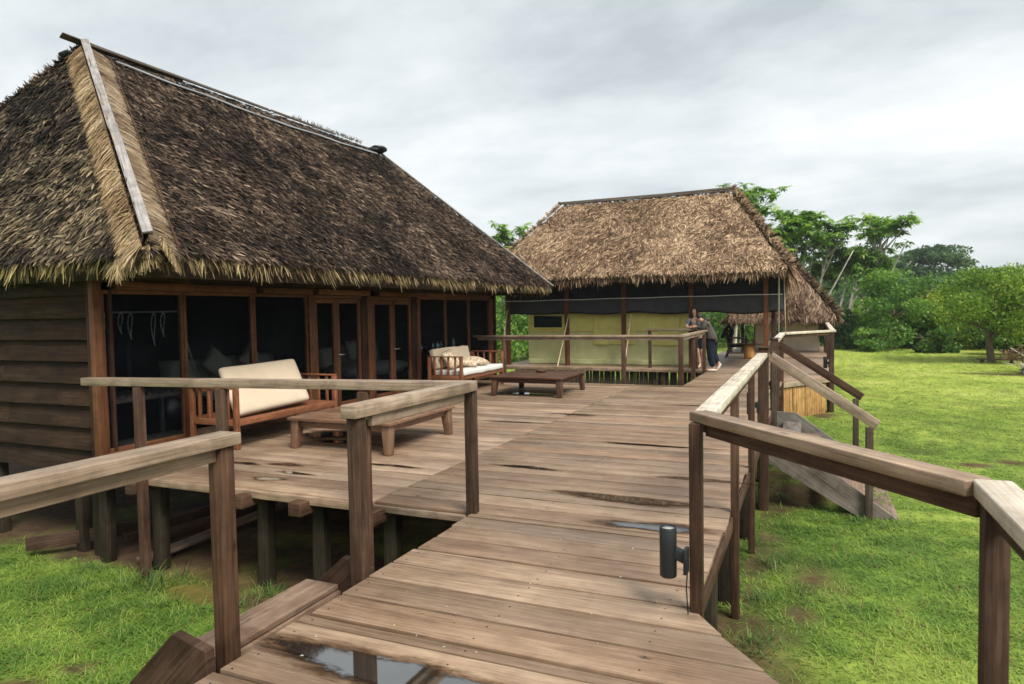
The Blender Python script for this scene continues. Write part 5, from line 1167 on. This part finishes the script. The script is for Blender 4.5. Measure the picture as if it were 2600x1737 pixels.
# ------------------------------------------------------------------ trees
def leaf_quads(P, size, palette, f, upb=.5, asp=.5):
    n = len(P); d = unit(rng.normal(0, 1, (n, 3))); nn = unit(rng.normal(0, 1, (n, 3))+np.array([0, 0, upb])); d = unit(d-nn*(d*nn).sum(1, keepdims=True)); s_ = np.cross(nn, d)
    l = size*rng.uniform(.6, 1.3, (n, 1)); w_ = l*asp
    V = np.stack([P-d*l*.5, P+s_*w_*.5-d*l*.05+nn*l*.06, P+d*l*.5, P-s_*w_*.5-d*l*.05+nn*l*.06], 1).reshape(-1, 3)
    F = np.arange(n*4).reshape(-1, 4); C_ = np.repeat(pal(palette, f), 4, 0); return V, F, C_
GREEN = [(0.0376, 0.0847, 0.0189), (0.0791, 0.1694, 0.0339), (0.1411, 0.2728, 0.049), (0.2352, 0.3857, 0.066), (0.3764, 0.5082, 0.0942)]
YGREEN = [(0.0653, 0.1307, 0.0229), (0.1389, 0.2451, 0.036), (0.2532, 0.3676, 0.0491), (0.4084, 0.4738, 0.0572), (0.5881, 0.5391, 0.0735)]
DGREEN = [(0.028, 0.0634, 0.0322), (0.0522, 0.1156, 0.0506), (0.0894, 0.1714, 0.0686), (0.149, 0.2422, 0.0969), (0.2329, 0.3167, 0.1313)]
BROWNL = [(.09, .05, .035), (.18, .10, .07), (.30, .19, .14), (.42, .30, .23)]
def round_crown(cx, cy, z0, z1, rx_, ry_, n, size, palette, seed, clumps=26, bias=0., top=.7):
    rs = np.random.default_rng(seed); P, f = [], []; h = z1-z0
    for k in range(clumps):
        a = rs.uniform(0, 2*np.pi); v = rs.uniform(0, 1); rr_ = np.sqrt(rs.uniform(.05, 1))*np.sin(np.pi*(.18+.72*v))**.7
        c = np.array([cx+rx_*rr_*np.cos(a)*.86, cy+ry_*rr_*np.sin(a)*.86, z0+h*(.1+.8*v)]); r_ = np.array([rx_*.34, ry_*.34, h*.19])*rs.uniform(.6, 1.25)
        m = int(n/clumps*rs.uniform(.6, 1.4)); g_ = rs.normal(0, 1, (m, 3)); g_ = g_/np.linalg.norm(g_, axis=1, keepdims=True)*(rs.uniform(.25, 1, (m, 1))**.5)*1.05
        P.append(c+g_*r_); f.append(np.clip(rs.beta(2, 2.4, m)*.75+rs.uniform(-.12, .28)+bias, 0, 1))
    return leaf_quads(np.concatenate(P), size, palette, np.concatenate(f))
def limb(t, p0, p1, r0, r1, bend=.12, n=5, seg=7):
    p0, p1 = Vector(p0), Vector(p1); off = Vector((random.uniform(-1, 1), random.uniform(-1, 1), random.uniform(-.3, .3)))*(p1-p0).length*bend
    t.tube([p0.lerp(p1, k/n)+off*math.sin(math.pi*k/n) for k in range(n+1)], [r0+(r1-r0)*k/n for k in range(n+1)], seg)
def round_tree(x, y, z0, z1, rx_, n, size, palette, label, seed, trunk_r=.16, group='trees along the far edge of the lawn', name='tree', clumps=26, bias=0., ry_=None, mat='bark'):
    g0 = zg(x, y); t = thing(name, label, 'tree', (x, y, g0), group); tb = Tb(); h = z1-g0
    top = Vector((x+random.uniform(-.2, .2), y, g0+h*.5)); limb(tb, (x, y, g0-.2), top, trunk_r, trunk_r*.6, .04)
    for k in range(7):
        a = k*.9+random.uniform(0, .6); limb(tb, Vector((x, y, g0+h*random.uniform(.22, .45))), (x+rx_*.7*math.cos(a), y+rx_*.7*math.sin(a), g0+h*random.uniform(.5, .85)), trunk_r*.45, .02, .12)
    tb.build('trunk', M[mat], t); s_ = Soup(); s_.add(round_crown(x, y, z0, z1, rx_, ry_ or rx_, n, size, palette, seed, clumps, bias)); s_.build('crown', M['leaf'], t); return t
round_tree(4.45, 46, -.5, 3.75, 3.2, 13000, .20, GREEN, 'rounded mid-green tree at the centre of the far lawn edge', 51, .13)
round_tree(7.2, 35.6, .0, 3.25, 2.6, 15000, .15, YGREEN, 'yellow-green spreading tree with a stout bare trunk on the right', 52, .17, clumps=46, bias=-.04)
round_tree(8.9, 41, -.95, .9, 1.7, 3500, .2, GREEN, 'low dark bush behind the plank bench', 65, .06, clumps=14, bias=-.12)
round_tree(11.6, 41, -.95, 1.1, 1.9, 3500, .2, GREEN, 'low dark bush behind the brush pile', 66, .06, clumps=14, bias=-.1)
round_tree(5.9, 42, -.95, .7, 1.3, 2500, .2, GREEN, 'low bush left of the stout-trunked tree', 67, .06, clumps=12, bias=-.05)
round_tree(10.4, 37.5, -.4, 3.3, 2.6, 7000, .22, YGREEN, 'yellow-green tree cut by the right edge of the photo', 53, .16)
round_tree(7.0, 46.5, -.7, 2.4, 2.0, 5000, .26, YGREEN, 'bushy yellow tree between the rounded and the stout-trunked tree', 54, .1, bias=.1)
round_tree(9.6, 47, -.8, 2.6, 2.4, 5000, .26, GREEN, 'dark green bush behind the stout-trunked tree', 55, .1, bias=-.1)
round_tree(1.9, 46.5, -.9, 1.4, 1.7, 4000, .25, DGREEN, 'low dark bush right of the rear hut roof', 56, .08)
round_tree(.2, 48, -.9, 2.0, 2.2, 4000, .27, DGREEN, 'dark bush hidden partly by the rear hut', 57, .08)
round_tree(6.2, 50, -.9, 3.2, 2.4, 5000, .28, GREEN, 'taller green tree just right behind the rounded tree', 58, .1)
round_tree(13.2, 44, -.8, 4.0, 3., 5000, .27, YGREEN, 'yellowish tree furthest right behind the lawn', 59, .12)
round_tree(3.0, 43.5, -.95, .3, 1.3, 2200, .2, GREEN, 'small low shrub in front of the rounded tree', 60, .05, clumps=12)
round_tree(-16.2, 33, -1.0, 3.9, 2.6, 7000, .24, GREEN, 'leafy green tree in the gap between lodge and shelter', 61, .12, group='trees behind the huts', bias=.08)
round_tree(-14.2, 36, -1.0, 2.3, 2.0, 4500, .24, GREEN, 'green bush just left of the tent', 62, .1, group='trees behind the huts')
round_tree(-19, 37, -1, 5., 3, 5000, .28, DGREEN, 'dark tree behind the lodge roof end', 63, .12, group='trees behind the huts')
for i, (x, y, z) in enumerate(((-8.5, 58, 3.4), (-5, 60, 3.8), (-2, 58, 3.2), (-12, 62, 4.2), (-16, 60, 4), (-21, 60, 4.5))):
    round_tree(x, y, -1, z, 3., 3500, .34, DGREEN, ('dark green tree seen under the shelter roof, %s' % ['left of the persons', 'behind the persons', 'behind the armchair', 'behind the tent', 'far left of the tent', 'furthest left'][i]), 70+i, .12, group='trees behind the huts')

def rosette(c, rad, n, size, rs, palette, droop=.25):
    """umbrella leaves of a trumpet tree: each leaf is a ring of drooping lobes"""
    V, F, C_ = [], [], []; b = 0
    for k in range(n):
        a = rs.uniform(0, 2*np.pi); el = rs.uniform(-.25, .9); l = rad*rs.uniform(.5, 1); p = np.array(c)+l*np.array([np.cos(a)*np.cos(el), np.sin(a)*np.cos(el), np.sin(el)])
        col = pal(palette, np.array([np.clip(rs.beta(2, 2)*.8+.15*np.sin(el), 0, 1)]))[0]; sz = size*rs.uniform(.7, 1.25); rot = rs.uniform(0, 6.28); tilt = rs.normal(0, .35, 2)
        for j in range(8):
            t = rot+j*2*np.pi/8.6; d = np.array([np.cos(t), np.sin(t), -droop+tilt[0]*np.cos(t)+tilt[1]*np.sin(t)]); s_ = np.array([-np.sin(t), np.cos(t), 0])*.21*sz
            m = p+d*sz*.55; V += [p, m+s_, p+d*sz-np.array([0, 0, .08*sz]), m-s_]; F.append((b, b+1, b+2, b+3)); C_ += [col*(.85+.3*rs.random())]*4; b += 4
    return np.array(V), np.array(F), np.array(C_)
def cecropia(x, y, lean, top, spread, nb, label, seed, group='slender pale-trunked trees beside the huts', pal_=None, leaf=.42, flatc=False):
    rs = np.random.default_rng(seed); random.seed(seed); g0 = zg(x, y); t = thing('cecropia_tree', label, 'tree', (x, y, g0), group); tb = Tb(); s_ = Soup()
    tp = Vector((x+lean, y+random.uniform(-.5, .5), top-.9)); base = Vector((x, y, g0-.2)); limb(tb, base, tp, .125, .055, .03, 8)
    ends = [tp+Vector((0, 0, .3))]
    for k in range(2):
        e = tp+Vector((random.uniform(-1.6, 1.8), random.uniform(-.8, .8), random.uniform(-1.6, -.1))); limb(tb, base+Vector((random.uniform(-.5, .5), random.uniform(-.3, .3), 0)), e, .085, .035, .03, 8); ends.append(e)
    for k in range(nb):
        f = random.uniform(.62, .96); p0 = base.lerp(tp, f); a = random.uniform(0, 6.28)
        zt = (top-random.uniform(0, .5)) if flatc else random.uniform(max(p0.z+.3, g0+(top-g0)*.70), top)
        p1 = Vector((tp.x+spread*random.uniform(.35, 1)*math.cos(a), tp.y+spread*.7*math.sin(a), zt)); limb(tb, p0, p1, .05, .02, .10, 6, 6); ends.append(p1)
        m = p0.lerp(p1, .7)+Vector((random.uniform(-.5, .5), random.uniform(-.5, .5), random.uniform(-.1, .4)))*spread*.4; limb(tb, p0.lerp(p1, .5), m, .03, .015, .1, 4, 5); ends.append(m)
    for e in ends: s_.add(rosette(e, leaf*1.35, 8, leaf*.95, rs, pal_ or CEC))
    tb.build('trunk', M['palebark'], t); s_.build('crown', M['leaf'], t)
CEC = [(0.0596, 0.1249, 0.0328), (0.1339, 0.2499, 0.0545), (0.2602, 0.4165, 0.0764), (0.5207, 0.6387, 0.1147)]
for i, a in enumerate([(-4.2, 46, .9, 9.2, 2.0, 15, 'tallest pale-trunked tree rising behind the shelter roof'), (-2.6, 47, 1.2, 7.9, 1.7, 13, 'leafy pale-trunked tree second from the shelter roof'), (-1.3, 49, 1.0, 7.0, 1.8, 12, 'pale-trunked tree just above the rear hut ridge'),
                       (-.4, 50, 1.6, 7.4, 1.6, 11, 'pale-trunked tree leaning right over the rear hut'), (.9, 51, 1.5, 6.0, 1.6, 10, 'shorter pale-trunked tree in the middle of its row'), (1.9, 51, 1.0, 5.6, 1.5, 10, 'thin pale-trunked tree left of the flat-topped one'),
                       (3.0, 53, 1.0, 5.6, 1.4, 9, 'low pale-trunked tree at the right end of its row')]):
    cecropia(*a, 100+i)
cecropia(2.3, 52, 2.0, 7.35, 2.4, 13, 'flat-topped pale-trunked tree spreading wide against the sky', 121, flatc=True)
cecropia(-3.4, 49, .8, 5.6, 1.8, 9, 'lower leafy pale-trunked tree beside the shelter eave', 122); cecropia(-.9, 52, .9, 5.2, 1.7, 9, 'short pale-trunked tree right above the rear hut slope', 124)
cecropia(-17.4, 40, .2, 6.9, 1.0, 7, 'slender tree poking up between the two big thatched roofs', 123, 'trees behind the huts')
random.seed(5)

# emergent forest trees and the forest mass behind
def forest_tree(x, y, z0, z1, rx_, label, seed, n=4500, size=.6):
    g0 = zg(x, y); t = thing('forest_tree', label, 'tree', (x, y, g0), 'forest trees beyond the lawn'); tb = Tb(); limb(tb, (x, y, g0-.3), (x, y, z0+(z1-z0)*.6), .3, .12, .02, 6)
    for k in range(6):
        a = k*1.05+random.uniform(0, .5); limb(tb, (x, y, z0-.5+random.uniform(-1, .5)), (x+rx_*.75*math.cos(a), y+rx_*.6*math.sin(a), z0+(z1-z0)*random.uniform(.4, .9)), .12, .04, .1, 5, 6)
    tb.build('trunk', M['palebark'], t); s_ = Soup(); s_.add(round_crown(x, y, z0, z1, rx_, rx_*.8, n, size, DGREEN, seed, 22, -.02)); s_.build('crown', M['leaf'], t)
for i, a in enumerate([(15.6, 112, 5.6, 9.6, 6.0, 'wide-crowned emergent tree on the forest skyline'), (10.2, 108, 4.4, 8.0, 4.0, 'forest tree left beside the wide-crowned emergent'), (6.0, 104, 3.6, 7.6, 4.2, 'forest tree above the rounded lawn tree'), (21.0, 118, 3.0, 6.6, 4.2, 'lower forest tree right below the emergent crown'),
                       (26.5, 125, 3.5, 7.0, 3.6, 'small forest tree on the right skyline'), (31, 118, 2.5, 5.8, 4.0, 'forest tree behind the yellow-green tree'), (2.0, 100, 3.2, 7.4, 4.4, 'forest tree behind the flat-topped tree'), (-3, 98, 3, 7.6, 5, 'forest tree behind the tallest pale-trunked tree'), (36.5, 126, 2.6, 6.2, 4.0, 'forest tree at the right edge of the skyline')]):
    forest_tree(*a, 200+i)
rs = np.random.default_rng(9); P = []; f = []
for k in range(420):
    x = rs.uniform(-70, 62); y = rs.uniform(72, 135); top = -1+rs.uniform(3.0, 5.6)+(y-72)*.055-np.clip((x-20)/30, 0, 1)*1.6; r_ = rs.uniform(1.6, 3.2); m = 170; g_ = rs.normal(0, 1, (m, 3)); g_ /= np.linalg.norm(g_, axis=1, keepdims=True)
    P.append(np.array([x, y, top-1.6])+g_*np.array([r_, r_, 1.7])*rs.uniform(.5, 1, (m, 1))); f.append(np.clip(rs.beta(2, 2.6, m)*.7+rs.uniform(-.1, .3), 0, 1))
    mm = 30; P.append(np.stack([rs.uniform(x-r_, x+r_, mm), rs.uniform(y-1, y+1, mm), rs.uniform(-1, max(top-2, -.5), mm)], 1)); f.append(np.clip(rs.beta(2, 3, mm)*.5, 0, 1))
s_ = Soup(); s_.add(leaf_quads(np.concatenate(P), .75, DGREEN, np.concatenate(f))); tag(s_.build('forest', M['leaf']), 'dense dark rainforest mass beyond the lawn', 'forest', kind='stuff')
# undergrowth at the lawn edge
P = []; f = []
for k in range(240):
    x = rs.uniform(-26, 22); y = rs.uniform(49, 60); top = rs.uniform(.2, 2.4) if x > -1 else rs.uniform(.8, 2.6); m = 150; r_ = rs.uniform(.7, 1.5); g_ = rs.normal(0, 1, (m, 3)); g_ /= np.linalg.norm(g_, axis=1, keepdims=True)
    P.append(np.array([x, y, (top-1)*.5])+g_*np.array([r_, r_, (top+1)*.5])*rs.uniform(.5, 1, (m, 1))); f.append(np.clip(rs.beta(2, 2.4, m)*.7+rs.uniform(-.1, .3), 0, 1))
s_ = Soup(); s_.add(leaf_quads(np.concatenate(P), .32, GREEN, np.concatenate(f))); tag(s_.build('undergrowth', M['leaf']), 'tangled green undergrowth along the lawn edge', 'undergrowth', kind='stuff')
# far wooded hills
V, F = [], []; xs = np.linspace(-500, 700, 160)
for i, x in enumerate(xs):
    hgt = 12+9*float(vn(x, 0, .006, 3))+4*float(vn(x, 0, .03, 5))+1.5*float(vn(x, 0, .2, 6))
    V += [(x, 380, -3), (x, 430, hgt*.7), (x, 470, hgt), (x, 560, -3)]
for i in range(len(xs)-1):
    for k in range(3): a = i*4+k; F.append((a, a+4, a+5, a+1))
me = bpy.data.meshes.new('hills'); me.from_pydata(V, [], F); tag(link('hills', me, flat('wooded_hill', (.045, .075, .06), .95, 0, .3, .12, .8)), kind='structure')  # bluish cast in the hill colour stands in for distance haze

# brush pile with withered leaves, plank bench under the stout tree
bp = thing('brush_pile', 'heap of cut branches with withered pinkish leaves at the right edge', 'brush pile', (7.7, 30.2, -.9)); tb = Tb()
for k in range(16):
    a = random.uniform(0, 6.28); p0 = Vector((7.7+random.uniform(-.7, .9), 30.2+random.uniform(-.6, .6), -.9)); limb(tb, p0, p0+Vector((math.cos(a)*1.3, math.sin(a)*.9, random.uniform(.4, 1.3))), .04, .015, .1, 5, 6)
tb.build('branches', M['palebark'], bp); s_ = Soup(); s_.add(round_crown(7.9, 30.2, -.85, .42, 1.5, 1.1, 2600, .14, BROWNL, 77, 22, 0)); s_.add(round_crown(7.9, 30.4, -.85, -.1, 1.3, 1.0, 700, .16, DGREEN, 78, 12, 0)); s_.build('leaves', M['leaf'], bp)
t = thing('plank_bench', 'low plank bench at the foot of the stout-trunked tree', 'bench', (7.1, 35.0, -.9)); b = Bx(); b.box((6.5, 34.85, -.72), (7.9, 35.2, -.67)); b.build('seat', M['dpost'], t)
for x in (6.65, 7.7): b = Bx(); b.box((x, 34.9, -1.0), (x+.1, 35.15, -.721)); b.build('leg', M['dpost'], t)
t = Tb(); t.tube([(7.3, 35.5, 1.2), (7.8, 35.1, -.85)], .035); t.tube([(7.7, 35.6, 1.0), (8.2, 35.2, -.85)], .035)
for k in range(5): f_ = k/5+.1; t.tube([(7.3+.5*f_, 35.5-.4*f_, 1.2-2.05*f_), (7.7+.5*f_, 35.6-.4*f_, 1.0-1.85*f_)], .025)
tag(t.build('ladder', M['dpost']), 'rough wooden ladder leaning on the stout-trunked tree', 'ladder')

# ------------------------------------------------------------------ humid air
bm = bmesh.new(); bmesh.ops.create_cube(bm, size=1)
for v in bm.verts: v.co = Vector((v.co.x*1700, 480+v.co.y*1100, 12.75+v.co.z*30.5))
me = bpy.data.meshes.new('haze'); bm.to_mesh(me); bm.free()
m_, bs_ = new_mat('haze_air'); nt.nodes.remove(bs_); pv = N('ShaderNodeVolumePrincipled'); pv.inputs['Color'].default_value = (.90, .95, 1, 1); pv.inputs['Density'].default_value = .00045; pv.inputs['Anisotropy'].default_value = .2
L(pv.outputs[0], nt.nodes['Material Output'].inputs['Volume']); tag(link('haze', me, m_), kind='stuff')
